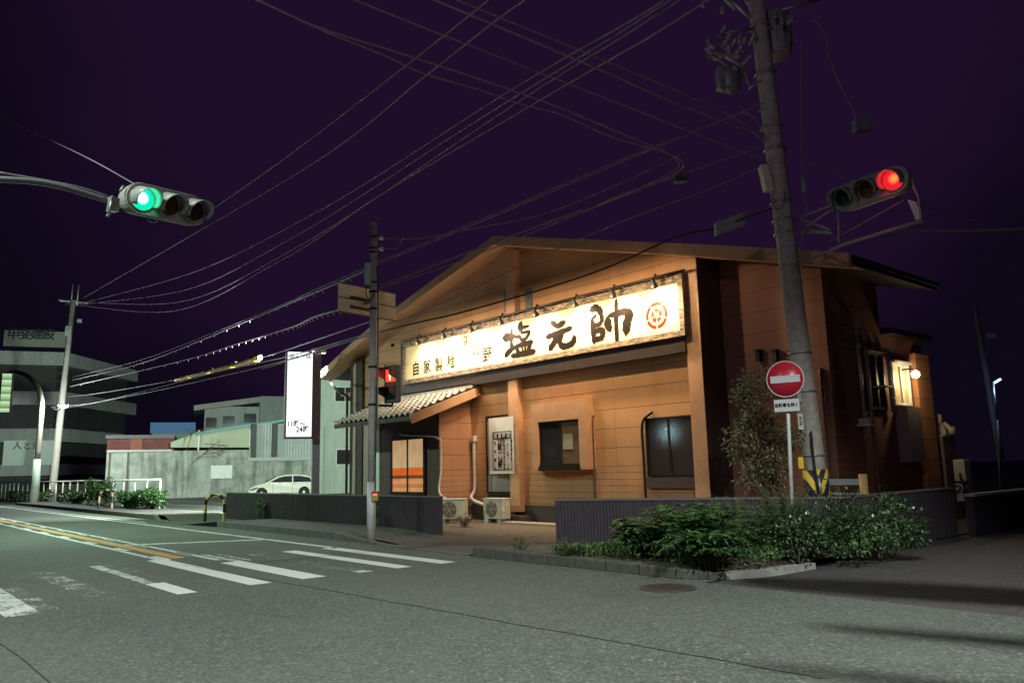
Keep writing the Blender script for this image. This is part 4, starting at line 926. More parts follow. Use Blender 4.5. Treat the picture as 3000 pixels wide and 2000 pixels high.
def m_lens(name, core, rim, s0, s1, c):
    m, nt, b, out = nt_new(name); P, x = pos(nt)
    d = N(nt, 'ShaderNodeVectorMath', operation='DISTANCE'); nt.links.new(P, d.inputs[0]); d.inputs[1].default_value = c
    n = ma(nt, 'MULTIPLY', noise(nt, 30, 3, P), .02)
    f = ramp(nt, ma(nt, 'ADD', d.outputs['Value'], n), .05, .115)
    e = N(nt, 'ShaderNodeEmission'); nt.links.new(mixc(nt, f, core, rim), e.inputs[0]); nt.links.new(ma(nt, 'ADD', s0, ma(nt, 'MULTIPLY', f, s1 - s0)), e.inputs[1])
    nt.links.new(e.outputs[0], out.inputs[0]); return m
GX = -12.0; A = atX(416, 582, GX); B_ = atX(562, 612, GX); zc = (A.z + B_.z) / 2; A = Vector((GX, A.y, A.z)); B_ = A + Vector((-.2, .98, .035)).normalized() * .82
gm = m_lens('green_lit_lens', (.75, 1, .95), (.0, .85, .52), 4.5, 1.1, (GX + .03, A.y, A.z))
gs, gu, gf, gz = signal('traffic_signal', 'traffic signal with its green lamp lit, hung from an arm at the upper left', A, B_, (.98, .2, -.12), 0, (('green', DLENS_G), ('amber', DLENS_Y), ('red', DLENS_R)), None, gm, 3.5, (.03, 1, .42))
b = MB(); e0 = A - gu * .2 - gf * .1
b.tube(crm([atX(322, 590, GX - .1), atX(200, 552, GX - .1), atX(100, 532, GX - .1), atX(-40, 524, GX - .1)], 5), .045, 10); b.tube(crm([atX(322, 578, GX - .1), atX(210, 545, GX - .1), atX(-40, 500, GX - .1)], 5), .022, 8)
b.build('mast_arm', mat('grey_arm', (.13, .13, .13), .5, .3), gs)
b = MB()
for px, py, qx, qy in ((330, 575, 318, 630), (352, 560, 362, 545), (320, 632, 312, 632)): b.tube([atX(px, py, GX + .02), atX(qx, qy, GX + .02)], .02, 6)
b.obox(atX(330, 600, GX - .05), gu, gf, gz, .06, .08, .10); b.tube(crm([A + gu * .18 - gz * .2 - gf * .08, A + gu * .18 - gz * .28 - gf * .12, A + gu * .3 - gz * .28 - gf * .12, A + gu * .3 - gz * .2 - gf * .08], 5), .008, 6); b.split('bracket', GALV, gs)
RYp = 13.0; A = atY(2474, 579, RYp); B_ = atY(2617, 527, RYp)
rm = m_lens('red_lit_lens', (1, .22, .05), (1, .015, .03), 1.6, .95, (B_.x + .02, RYp - .03, B_.z + .01))
rs, ru, rf, rzv = signal('traffic_signal', 'traffic signal with its red lamp lit, on the bracket beside the concrete pole', A, B_, (-.10, -1, -.10), 2, (('green', DLENS_G), ('amber', DLENS_Y), ('red', DLENS_R)), None, rm, 3, (1, .02, .03))
b = MB()
P = lambda x, y, Y=13.1: atY(x, y, Y)
b.tube([P(2355, 768), P(2470, 716), P(2698, 648)], .035, 8); b.tube([P(2430, 708), P(2650, 585)], .010, 6); b.tube([P(2455, 612), P(2458, 712)], .02, 6)
b.tube([P(2672, 520), P(2678, 550), P(2690, 575), P(2700, 650)], .022, 6)
for (x0_, y0_, x1_, y1_) in ((2345, 636, 2450, 596), (2345, 640, 2435, 675), (2360, 665, 2445, 610), (2345, 680, 2440, 684), (2350, 690, 2360, 665), (2365, 672, 2440, 682)): b.tube([P(x0_, y0_), P(x1_, y1_)], .022, 6)
b.split('bracket', mat('bracket_grey', (.34, .33, .31), .5, .3), rs)
b = MB(); V = [P(2658, 584), P(2684, 592), P(2703, 652), P(2686, 652)]; b.add(V + [v_ + Vector((0, .02, 0)) for v_ in V], [(0, 1, 2, 3), (7, 6, 5, 4), (0, 4, 5, 1), (1, 5, 6, 2), (2, 6, 7, 3), (3, 7, 4, 0)]); b.build('gusset', mat('pale_blue_plate', (.42, .60, .62), .5), rs)

# ================================================================== NO ENTRY SIGN
c = atY(2300, 1110, 11.8); ne = thing('no_entry_sign', (c.x, 11.84, 0), 'round red no-entry sign on a thin post before the concrete pole', 'road sign')
fdir = Vector((.35, -1, 0)).normalized(); sdir = Vector((-fdir.y, fdir.x, 0)); fdir2 = fdir
b = MB(); pb_ = atY(2322, 1600, 11.84); b.tube([Vector((pb_.x, 11.87, 0)), Vector((c.x, 11.87, c.z + .26))], .03, 12); b.build('post', POLEM, ne)
rd_ = .30
b = MB(); b.lathe(c, [(0, .0), (rd_, .0), (rd_, -.02), (0, -.02)], fdir, 48); b.build('disc', REDP, ne)
b = MB(); b.lathe(c, [(rd_ - .014, .002), (rd_ - .006, .006), (rd_ + .002, .002), (rd_ + .002, -.02)], fdir, 48); b.build('rim', GREYW, ne)
b = MB(); rt = Vector((sdir.x, sdir.y, .0)); b.obox(c + fdir * .003, rt, fdir, Zv, .235, .0015, .058); b.build('white_bar', GREYW, ne)
pc2 = atY(2305, 1187, 11.8); b = MB(); b.obox(pc2, rt, fdir, Zv, .20, .006, .10); b.build('plate', GREYW, ne, bevel=.004)
text('自転車を除く', pc2 + fdir * .009, rt, Zv, .070, ne, INK, 'plate_lettering', .001, .035, sx=.92)

# guard rail stub with yellow reflector behind the wall
gr = thing('guard_rail', atY(2480, 1415, 14.3), 'short grey guard rail with a yellow end post behind the ribbed wall', 'guard rail')
a, c = atY(2420, 1412, 14.3), atY(2520, 1413, 14.3); b = MB(); b.box(a.x, c.x, 14.26, 14.32, a.z - .05, a.z + .06); b.box(a.x, c.x, 14.27, 14.31, a.z - .22, a.z - .19); b.build('rail', mat('blue_grey_rail', (.30, .33, .37), .5), gr)
c = atY(2529, 1411, 14.3); b = MB(); b.tube([(c.x, 14.3, .0), (c.x, 14.3, c.z + .14)], .075, 12); b.build('end_post', mat('dull_yellow', (.42, .27, .10), .5), gr)

# ================================================================== RIGHT SIDE THINGS
t = thing('wall_lamp', atX(2682, 1096, -8.0), 'round bright yellow-white lamp on the far corner of the restaurant', 'lamp')
c = atX(2682, 1096, XC + .35); b = MB(); b.lathe(c, [(0, -.09), (.06, -.075), (.09, -.03), (.09, .03), (.06, .075), (0, .09)], (0, 0, 1), 20); b.build('globe', m_emit('lamp_globe', (1, .82, .5), 25), t)
b = MB(); b.tube([c + Vector((-.38, 0, .14)), c + Vector((-.1, 0, .14)), c + Vector((0, 0, .09))], .02, 8); b.build('arm', BLACK, t)
lamp('wall_lamp_light', 'POINT', c + Vector((.02, -.02, -.12)), 36, (1, .70, .34), .09)
GXX = -7.4
def xb(px0, py0, px1, py1, Y, dep, name, mt, par, bv=0):
    a, c = atY(px0, py0, Y), atY(px1, py1, Y); b = MB(); b.box(min(a.x, c.x), max(a.x, c.x), Y, Y + dep, min(a.z, c.z), max(a.z, c.z)); return b.build(name, mt, par, bv)
t = thing('storage_cabinet', atY(2730, 1480, 21), 'tall dull purple-grey cabinet below the gas meter', 'cabinet'); t.location.z = 0
a, c = atY(2684, 1282, 21.2), atY(2782, 1470, 21.2)
b = MB(); b.box(a.x, c.x, 21.2, 22.0, 0, a.z); b.build('casing', mat('drab_cabinet', (.20, .15, .16), .7, var=.2), t); b = MB(); b.box(a.x - .03, c.x + .03, 21.17, 22.03, a.z, a.z + .04); b.build('top', CREAMP, t)
tz = a.z + .04
t = thing('gas_meter', atY(2750, 1250, 21.4), 'cream gas meter and bent pipes on top of the grey cabinet', 'gas meter')
a, c = atY(2734, 1240, 21.4), atY(2772, 1280, 21.4); b = MB(); b.box(a.x, c.x, 21.4, 21.7, tz, a.z); b.build('body', CREAMP, t, bevel=.03)
b = MB(); p = lambda x, y: atY(x, y, 21.4); b.tube(crm([p(2724, 1279), p(2721, 1225), p(2728, 1220), p(2748, 1218), p(2751, 1226), p(2751, 1240)], 4), .07, 10); b.build('pipe', CREAMP, t)
b = MB(); b.tube([p(2765, 1240), p(2778, 1250), p(2788, 1262)], .06, 10); b.tube([p(2786, 1250), p(2790, 1272)], .09, 10); b.split('valve', CREAMP, t)
t = thing('water_heater', atY(2810, 1400, 20.2), 'upright cream outdoor unit with dark looped hoses on its face', 'water heater'); t.location.z = 0
a, c = atY(2790, 1346, 20.2), atY(2838, 1468, 20.2); b = MB(); b.box(a.x, c.x, 20.2, 20.55, max(0, c.z), a.z); b.build('casing', CREAMP, t, bevel=.02)
b = MB(); b.tube(crm([atY(2812, 1385, 20.12), atY(2818, 1410, 20.1), atY(2832, 1440, 20.1), atY(2828, 1460, 20.1), atY(2822, 1430, 20.1)], 5), .03, 8); b.tube([atY(2790, 1410, 20.12), atY(2835, 1413, 20.12)], .03, 8); b.tube(crm([atY(2792, 1422, 20.12), atY(2815, 1425, 20.1), atY(2800, 1445, 20.12)], 5), .02, 8); b.split('hose', BLACK, t)
t = thing('garden_wall', atY(2880, 1400, 24), 'dark far boundary wall right of the outdoor unit', 'wall'); t.location.z = 0
b = MB(); b.box(-6.3, 3.0, 25.0, 25.15, 0, 1.9)
for k in range(24): b.box(-6.3 + k * .39, -6.27 + k * .39, 24.97, 25.0, 0, 1.85)
b.build('panel', mat('far_dark_panel', (.11, .09, .12), .8), t)
t = thing('low_wall', (-5.9, 17.4, 0), 'far low pale-topped wall along the side street at right edge', 'wall')
b = MB(); b.box(-6.3, -6.15, 17.3, 40, 0, .75); b.build('face', RIB, t); b = MB(); b.box(-6.33, -6.1, 17.28, 40, .75, .80); b.build('coping', mat('pale_coping', (.4, .36, .36), .7), t)
# far pole and blue lamp
t = thing('far_utility_pole', atD(2900, 1230, 45), 'thin distant leaning pole at the right with a white plate', 'utility pole'); t.location.z = 0
b = MB(); a, c = atD(2913, 1227, 45), atD(2858, 900, 45); dd = (c - a); b.tube([a - dd * .35, a, c], [.16, .15, .11], 10); b.build('shaft', CONC, t)
c = atD(2904, 983, 45); b = MB(); b.obox(c, _R0, _F0, Zv, .22, .02, .12); b.build('plate', WHITEP, t)
b = MB(); b.tube([atD(2862, 955, 45), atD(2890, 955, 45)], .04, 6); b.split('crossarm', GALV, t)
t = thing('street_lamp', atD(2925, 1200, 42), 'small distant street lamp with bluish white tube at the right edge', 'street lamp'); t.location.z = 0
b = MB(); b.tube([atD(2922, 1230, 42), atD(2910, 1122, 42)], .04, 8); b.tube([atD(2935, 1480, 42), atD(2922, 1230, 42)], .05, 8); b.build('post', GALV, t)
b = MB(); b.tube([atD(2912, 1121, 42), atD(2932, 1109, 42)], .055, 8); b.build('tube', m_emit('blue_tube', (.35, .6, 1), 4), t)
b = MB(); b.tube([atD(2910, 1119, 42), atD(2932, 1105, 42)], .05, 6); b.build('shade', GALV, t)
lamp('blue_tube_light', 'POINT', atD(2920, 1118, 41.8) + Vector((0, 0, -.2)), 25, (.4, .6, 1), .1)

# ================================================================== PYLON SIGN (left) AND CAR PARK
BN = Vector((-math.sin(R(70.6)), math.cos(R(70.6)), 0)); BU = Vector((BN.y, -BN.x, 0))
def atB(x, y, d): r_ = ray(x, y); return CAMP + r_ * (d / r_.dot(BN))
def bbox(px0, py0, px1, py1, d, dep, name, mt, par, z0=None, bv=0):
    a, c = atB(px0, py0, d), atB(px1, py1, d); s0, s1 = a.dot(BU), c.dot(BU); zz0 = min(a.z, c.z) if z0 is None else z0; zz1 = max(a.z, c.z)
    ce = BU * (s0 + s1) / 2 + BN * (d + dep / 2) + Zv * (zz0 + zz1) / 2; b = MB(); b.obox(ce, BU, BN, Zv, abs(s1 - s0) / 2, dep / 2, (zz1 - zz0) / 2); return b.build(name, mt, par, bv)
py = thing('pylon_sign', atB(920, 1450, 30), 'tall white lit box sign on a dark post reading 11 to 24 hours', 'sign'); py.location.z = 0
bbox(838, 1030, 917, 1284, 30.05, .35, 'sign_box', mat('pylon_box', (.10, .08, .10), .5), py, bv=.01)
def m_lightbox():
    m, nt, b, out = nt_new('lightbox_face'); P, xyz = pos(nt); e = N(nt, 'ShaderNodeEmission')
    n = noise(nt, .8, 2, P); e.inputs[0].default_value = (.93, .96, 1, 1); nt.links.new(ma(nt, 'ADD', 1.35, ma(nt, 'MULTIPLY', n, .5)), e.inputs[1]); nt.links.new(e.outputs[0], out.inputs[0]); return m
a, c = atB(844, 1030, 30), atB(912, 1278, 30)
s0, s1, z0, z1 = a.dot(BU), c.dot(BU), c.z, a.z - .0
b = MB(); ce = BU * (s0 + s1) / 2 + BN * 30.03 + Zv * (z0 + z1) / 2; b.obox(ce, BU, BN, Zv, (s1 - s0) / 2, .02, (z1 - z0) / 2); b.build('lit_face', m_lightbox(), py)
lamp('pylon_light', 'AREA', ce - BN * .25, 60, (.85, .92, 1), 1.0, ce - BN * 5)
def lb(px, py_): return atB(820 + px / 5.23, 1000 + py_ / 5.23, 29.99)
FNT = mat('pylon_ink', (.03, .03, .04), .6)
text('11時〜', lb(250, 1265), BU, Zv, .26, py, FNT, 'lettering', .001, .03, sx=.85); text('24時', lb(348, 1350), BU, Zv, .28, py, FNT, 'lettering', .001, .03, sx=.85); text('塩らー麺', lb(310, 235), BU, Zv, .20, py, FNT, 'lettering', .001, .01)
b = MB(); p0, p1 = atB(924, 1450, 30.2), atB(926, 1036, 30.2); s_ = p0.dot(BU); b.obox(BU * s_ + BN * 30.3 + Zv * p1.z / 2, BU, BN, Zv, .135, .135, p1.z / 2); b.build('post', mat('pylon_post', (.22, .18, .24), .5), py)
# twin floodlights on the pylon
for k, (px, py_) in enumerate(((922, 1025), (948, 1030))):
    c = atB(px, py_, 30.2); t = thing('floodlight', c, ('greenish white floodlight on top of the tall box sign' if k == 0 else 'second dimmer floodlight right of the box sign top'), 'floodlight', 'floodlights above the box sign')
    b = MB(); b.obox(c, BU, BN, Zv, .10, .08, .05); b.build('housing', GALV, t); b = MB(); b.obox(c - Zv * .055 + BN * 0, BU, BN, Zv, .085 if k == 0 else .06, .07, .012); b.build('lens', m_emit('green_white_led%d' % k, (.75, 1, .7), 14 if k == 0 else 5), t)
    b = MB(); b.tube([c, atB(926, 1040, 30.3)], .02, 6); b.build('arm', GALV, t)
lamp('lot_flood', 'SPOT', atB(922, 1025, 30.2) + Vector((-.9, .5, -.15)), 30000, (.80, 1, .84), .15, BN * 58 + BU * -2 - Zv * 4, 122, .5)

# car
def car(loc, heading, L=4.6, W=1.75, H=1.53):
    t = thing('parked_car', loc, 'white hatchback parked against the stained concrete wall', 'car')
    hd = Vector(heading).normalized(); sd_ = Vector((-hd.y, hd.x, 0)); o = Vector(loc)
    prof = [(-2.28, .35), (-2.3, .62), (-2.22, .92), (-2.12, 1.0), (-1.9, 1.32), (-1.55, 1.47), (-.8, 1.53), (-.1, 1.52), (.45, 1.40), (1.15, 1.02), (1.75, .88), (2.12, .72), (2.28, .52), (2.28, .30), (2.15, .20), (-2.1, .22)]
    def P(x, y, z): return o + hd * x + sd_ * y + Zv * z
    def tumble(z): return 1.0 if z < .95 else 1 - (z - .95) * .32
    b = MB(); n = len(prof); ys = (-1, -.96, .96, 1); V = []
    for yi in ys:
        for (x, z) in prof:
            k = .985 if abs(yi) == 1 else 1.0; V.append(P(x * (1 if abs(yi) < 1 else .99), yi * W / 2 * tumble(z) * (1 if abs(x) < 1.9 else .95), .85 + (z - .85) * k))
    F = [list(range(n)), list(range(3 * n, 4 * n))[::-1]]
    for j in range(3):
        for i in range(n): F.append((j * n + i, j * n + (i + 1) % n, (j + 1) * n + (i + 1) % n, (j + 1) * n + i))
    b.add(V, F, False); bo = b.build('body', mat('car_white', (.62, .62, .52), .25, var=.05, bumpy=0), t, bevel=.04)
    b = MB()
    for s in (-1, 1):
        for pts in ([(-1.85, 1.02), (-1.7, 1.30), (-1.1, 1.42), (-.62, 1.43), (-.62, 1.02)], [(-.55, 1.02), (-.55, 1.43), (-.1, 1.42), (.32, 1.33), (.95, 1.02)]):
            b.prism(pts, sd_ * (.006 * s), lambda u_, v_: P(u_, s * (W / 2 * tumble(v_) + .004), v_))
    b.split('side_window', GLASS, t)
    b = MB()
    for s in (-1, 1):
        for x in (-.58, -1.55, .72): b.obox(P(x, s * (W / 2 + .003), .62), hd, sd_, Zv, .007, .004, .36)
        b.obox(P(0, s * (W / 2 + .003), .30), hd, sd_, Zv, 1.9, .004, .012)
        for x in (-.75, .25): b.obox(P(x, s * (W / 2 + .012), .92), hd, sd_, Zv, .09, .012, .012)
    b.obox(P(2.29, 0, .40), hd, sd_, Zv, .01, .55, .09); b.split('panel_gap', BLACK, t)
    b = MB(); b.obox(P(2.31, 0, .42), hd, sd_, Zv, .008, .17, .085); b.build('number_plate', WHITEP, t)
    b = MB(); b.add([P(.50, -.62, 1.40), P(.50, .62, 1.40), P(1.14, .74, 1.05), P(1.14, -.74, 1.05)], [(0, 1, 2, 3)]); b.add([P(-2.02, -.6, 1.14), P(-2.02, .6, 1.14), P(-1.62, .55, 1.44), P(-1.62, -.55, 1.44)], [(0, 1, 2, 3)])
    for v_ in b.v: v_ += Zv * .03 + hd * (.015 if (v_ - o).dot(hd) > 0 else -.02)
    b.split('windscreen', GLASS, t)
    for x in (-1.35, 1.42):
        for s in (-1, 1):
            c = P(x, s * (W / 2 - .09), .31); b = MB(); b.lathe(c, [(.18, -.10), (.30, -.10), (.315, -.07), (.315, .09), (.30, .11), (.19, .11)], sd_ * s, 24); w_ = b.build('wheel', mat('tyre', (.02, .02, .02), .8), t)
            b = MB(); b.lathe(c, [(0, .105), (.05, .105), (.19, .085), (.19, -.09)], sd_ * s, 10); b.build('rim', mat('alloy', (.35, .35, .36), .35, .7), w_)
            b = MB(); b.lathe(P(x, s * (W / 2 + .002), .33), [(.0, .0), (.37, .0), (.37, .01)], sd_ * s, 24); b.build('wheel_arch', BLACK, t)
    for s in (-1, 1):
        b = MB(); b.prism([(1.75, .74), (2.2, .60), (2.18, .50), (1.95, .52), (1.6, .66)], sd_ * (.01 * s), lambda u_, v_: P(u_, s * (W / 2 * .955 + .006), v_)); b.build('headlight', mat('headlamp', (.10, .11, .11), .2), t)
        b = MB(); b.obox(P(.95, s * (W / 2 + .09), 1.02), hd, sd_, Zv, .06, .09, .06); b.build('mirror', mat('car_white', (1, 1, 1)), t, bevel=.02)
    return t
a = atB(724, 1452, 57); c0 = BN * 57 + BU * (a.dot(BU) + 2.3); car((c0.x, c0.y, .0), -BU)

# background, seen face on: built in its own frame BU (right), BN (away)
cw = thing('concrete_wall', BN * 64, 'long stained grey-green concrete wall behind the car park', 'wall')
bbox(313, 1322, 730, 1470, 64, .3, 'panel', CONCW, cw, z0=0); bbox(726, 1347, 1010, 1470, 63.95, .3, 'panel', CONCW, cw, z0=0)
bbox(728, 1340, 912, 1347, 63.8, .4, 'coping', mat('pale_coping2', (.5, .52, .5), .7), cw); bbox(313, 1318, 504, 1322, 63.9, .4, 'coping', mat('pale_coping2', (.5, .5, .5)), cw)
b = MB()
for x in (318, 372): s_ = atB(x, 1400, 64).dot(BU); b.obox(BU * s_ + BN * 63.95 + Zv * 1.7, BU, BN, Zv, .04, .05, 1.7)
b.build('pipe', mat('rust_stain_post', (.16, .10, .05), .8), cw)
t = thing('notice_board', atB(650, 1383, 63.8), 'blank white rectangular notice board on the stained concrete wall', 'notice board'); bbox(618, 1363, 680, 1400, 63.8, .06, 'board', mat('notice_white', (.75, .78, .74), .5), t)
wh = thing('warehouse', BN * 66, 'pale yellowish sided warehouse with teal roof edge over the concrete wall', 'warehouse')
V = [atB(500, 1310, 65), atB(735, 1310, 65), atB(735, 1245, 65), atB(578, 1266, 65), atB(500, 1295, 65)]
b = MB(); b.add(V + [v_ + BN * 8 for v_ in V], [(0, 1, 2, 3, 4), (9, 8, 7, 6, 5)] + [(i, (i + 1) % 5, (i + 1) % 5 + 5, i + 5) for i in range(5)]); b.build('wall', mat('yellow_grey_siding', (.46, .50, .36), .7, var=.12, scale=1), wh)
V = [atB(570, 1266, 64.7), atB(750, 1238, 64.7), atB(750, 1246, 64.7), atB(572, 1272, 64.7)]
b = MB(); b.add(V + [v_ + BN * 9 for v_ in V], [(0, 1, 2, 3), (7, 6, 5, 4)] + [(i, (i + 1) % 4, (i + 1) % 4 + 4, i + 4) for i in range(4)])
V = [atB(752, 1240, 64.5), atB(840, 1226, 64.5), atB(840, 1234, 64.5), atB(752, 1247, 64.5)]; b.add(V + [v_ + BN * 9 for v_ in V], [(0, 1, 2, 3), (7, 6, 5, 4)] + [(i, (i + 1) % 4, (i + 1) % 4 + 4, i + 4) for i in range(4)])
b.build('roof', mat('teal_roof', (.10, .36, .36), .5), wh)
b = MB()
for x in (582, 733): s_ = atB(x, 1290, 64.9); b.obox(BU * s_.dot(BU) + BN * 64.9 + Zv * s_.z, BU, BN, Zv, .05, .05, .8)
b.build('corner_trim', WHITEP, wh)
sh = thing('corrugated_shed', BN * 64.5, 'grey shed clad in vertical corrugated metal beside the box sign', 'shed')
CORR = mat('corrugated_metal', (.50, .55, .54), .5, .2, var=.15, scale=1)
b = MB(); a, c = atB(738, 1240, 64.4), atB(935, 1342, 64.4); s0, s1 = a.dot(BU), c.dot(BU); k = int((s1 - s0) / .11)
for j in range(k):
    sa = s0 + j * .11; ys = (0, .05) if j % 2 == 0 else (.05, 0)
    P4 = [BU * sa + BN * (64.4 + ys[0]), BU * (sa + .11) + BN * (64.4 + ys[1])]; b.add([P4[0] + Zv * c.z, P4[1] + Zv * c.z, P4[1] + Zv * a.z, P4[0] + Zv * a.z], [(0, 1, 2, 3)])
b.obox(BU * (s0 + s1) / 2 + BN * 66 + Zv * (a.z + c.z) / 2, BU, BN, Zv, (s1 - s0) / 2, 1.4, (a.z - c.z) / 2); b.build('wall', CORR, sh, fixn=False)
for x0_, x1_ in ((736, 750), (797, 812)): bbox(x0_, 1240, x1_, 1345, 64.2, .15, 'downpipe', mat('dark_gap', (.08, .08, .08), .7), sh)
wb_ = thing('white_building', BN * 76, 'dim white two-storey building with a row of dark windows behind the warehouse', 'building')
bbox(600, 1190, 830, 1400, 76, 8, 'wall', mat('dim_white_wall', (.36, .40, .38), .8, dirt=.3), wb_, z0=0); bbox(762, 1160, 840, 1400, 75.2, 6, 'wall', mat('dim_white_wall2', (.28, .31, .31), .8, dirt=.3), wb_, z0=0)
V = [atB(568, 1187, 75.4), atB(775, 1160, 75.4), atB(775, 1176, 75.4), atB(568, 1202, 75.4)]
b = MB(); b.add(V + [v_ + BN * 9 for v_ in V], [(0, 1, 2, 3), (7, 6, 5, 4)] + [(i, (i + 1) % 4, (i + 1) % 4 + 4, i + 4) for i in range(4)]); b.build('roof', mat('dim_roof', (.33, .33, .31), .7), wb_)
for (x0_, y0_, x1_, y1_) in ((603, 1223, 634, 1252), (653, 1218, 687, 1246), (715, 1211, 750, 1238)): bbox(x0_, y0_, x1_, y1_, 75.95, .06, 'window', GLASS, wb_)
ap = thing('apartment_building', BN * 62, 'pale green rendered apartment block behind the left end of the restaurant', 'apartment building')
bbox(932, 1085, 1330, 1455, 62.5, 12, 'wall', mat('pale_green_render', (.44, .52, .43), .8, var=.12, scale=.6, dirt=.2), ap, z0=0)
for (x0_, y0_, x1_, y1_) in ((981, 1132, 1034, 1177), (985, 1315, 1036, 1361)):
    f_ = bbox(x0_, y0_, x1_, y1_, 62.42, .1, 'window', WHITEP, ap); bbox(x0_ + 2, y0_ + 2, x0_ + 29, y1_ - 2, 62.38, .05, 'pane', GLASS, f_); bbox(x0_ + 31, y0_ + 2, x1_ - 2, y1_ - 2, 62.38, .05, 'pane', GLASS, f_)
bbox(948, 1250, 950, 1455, 62.4, .1, 'downpipe', mat('grey_pipe2', (.3, .34, .3), .6), ap)
rs_ = thing('rusty_shed', BN * 72, 'dark red rusty metal shed above the left of the concrete wall', 'shed')
bbox(315, 1283, 510, 1330, 66, 5, 'wall', mat('rusty_red', (.20, .06, .05), .8, var=.4, scale=1.5, dirt=.4), rs_, z0=0); bbox(310, 1274, 512, 1283, 65.8, 5.5, 'roof', mat('grey_roof2', (.16, .15, .16), .7), rs_); bbox(383, 1283, 416, 1320, 65.92, .05, 'panel', mat('red_panel', (.32, .11, .07), .8), rs_)
bt = thing('blue_tarp_shed', BN * 80, 'blue box-shaped shed top glowing dimly behind the rusty shed', 'shed')
bbox(441, 1237, 572, 1268, 80, 4, 'upper_wall', mat('blue_sheet', (.05, .22, .55), .5), bt); bbox(446, 1268, 575, 1290, 80.1, 4, 'lower_wall', mat('pale_base', (.30, .36, .36), .7), bt)
br = thing('dead_branches', atB(590, 1300, 62), 'bare reddish branches reaching across the warehouse wall', 'branches')
b = MB(); random.seed(3)
def twig(p, d, L, r, lvl):
    q = p + d * L; q2 = p + d * L * .5 + Zv * random.uniform(-.1, .1); b.tube([p, q2, q], [r, r * .8, r * .6], 5)
    if lvl > 0:
        for k in range(3): twig(p + d * L * random.uniform(.4, 1), (d + BU * random.uniform(-.9, .9) + Zv * random.uniform(-.8, .5)).normalized(), L * .6, r * .65, lvl - 1)
twig(atB(545, 1320, 62), (BU * .3 + Zv).normalized(), 1.2, .03, 3); twig(atB(575, 1345, 62), (BU * .8 + Zv * .7).normalized(), 1.4, .03, 3); twig(atB(600, 1300, 62), (BU - Zv * .1).normalized(), 1.0, .025, 2)
b.build('twigs', mat('red_twig', (.14, .07, .05), .9), br)
# far trees' silhouette leaves at the apartment corner
# ------------------------------------------------------------------ office building, left
of = thing('office_building', BN * 95, 'dark four-storey office block with white banded balconies and rooftop sign', 'office building')
PC = atB(196, 1032, 90); zt = PC.z; s_c = PC.dot(BU); e2 = ray(405, 1086); kz = (zt - EYE) / e2.z; PE = CAMP + e2 * kz; PE = Vector((PE.x, PE.y, 0)); PCg = Vector((PC.x, PC.y, 0)); PWg = BN * 90 + BU * (s_c - 22)
BAND = mat('band_grey_white', (.64, .68, .65), .8, dirt=.3); DWALL = mat('office_dark_wall', (.085, .085, .09), .7)
def prismwall(pts, z0, z1, out, name, mt, par):
    b = MB(); back = [PE + (PWg - PCg), ]
    P = [Vector((p.x, p.y, 0)) for p in pts]; cx = sum(P, Vector()) / len(P); P = [p + (p - cx).normalized() * out for p in P]; n = len(P)
    b.add([(p.x, p.y, z0) for p in P] + [(p.x, p.y, z1) for p in P], [list(range(n)), list(range(n, 2 * n))] + [(i, (i + 1) % n, (i + 1) % n + n, i + n) for i in range(n)]); return b.build(name, mt, par)
foot = [PWg, PCg, PE, PE + (PWg - PCg)]
prismwall(foot, 0, zt - .3, -1.2, 'wall', DWALL, of)
fl = [(zt, 1.35), (zt - 4.0, 1.35), (zt - 7.7, 1.3), (zt - 11.2, 1.1)]
for z, h in fl: prismwall(foot, z - h, z, 0, 'balcony_band', BAND, of)
dF = (PCg - PWg).normalized(); dS = (PE - PCg).normalized()
b = MB()
for z, h in fl:
    for k in range(14): p = PWg + dF * (22 * k / 14) - BN * -.95; b.obox(p + Zv * (z - h - 1.2), dF, BN, Zv, .05, .05, 1.2)
    for zz in (z - h - .7, z - h - 1.5): p = (PWg + PCg) / 2 + BN * .95; b.obox(p + Zv * zz, dF, BN, Zv, 10.5, .04, .04)
    for k in range(7): p = PCg + dS * (1 + 1.9 * k); b.obox(p + Vector((dS.y, -dS.x, 0)) * -.9 + Zv * (z - h - 1.2), dS, BN, Zv, .05, .3, 1.2)
b.build('mullions', mat('mullion_grey', (.18, .18, .18), .6), of)
b = MB()
LW2 = m_emit('ceiling_light', (.9, 1, .95), 2.2)
for px, py_ in ((110, 1060), (77, 1073), (106, 1092), (75, 1163), (50, 1173), (110, 1159), (88, 1172), (104, 1187)):
    c = atB(px, py_, 90.9); b.obox(c, BU, BN, Zv, .11, .05, .035)
b.split('ceiling_light', LW2, of)
rsn = thing('rooftop_sign', atB(100, 990, 89), 'pale rectangular rooftop signboard with black characters on the office', 'sign')
bbox(13, 966, 194, 1018, 89.5, .3, 'board', mat('rooftop_board', (.40, .44, .36), .7, var=.1, scale=.5, dirt=.2), rsn)
for k, ch in enumerate('甲斐建設'): text(ch, atB(40 + k * 34, 981, 89.45), BU, Zv, 1.15, rsn, FNT, 'lettering', .01, .02)
wbn = thing('wall_banner', atB(80, 1325, 70), 'faded white banner on the ground floor of the office', 'banner'); bbox(12, 1290, 155, 1361, 70, .1, 'cloth', mat('faded_banner', (.36, .42, .38), .7, var=.12, scale=.6, dirt=.25), wbn)
text('人と家', atB(80, 1306, 69.9), BU, Zv, .65, wbn, mat('faded_ink', (.10, .11, .11), .7), 'lettering', .01); 
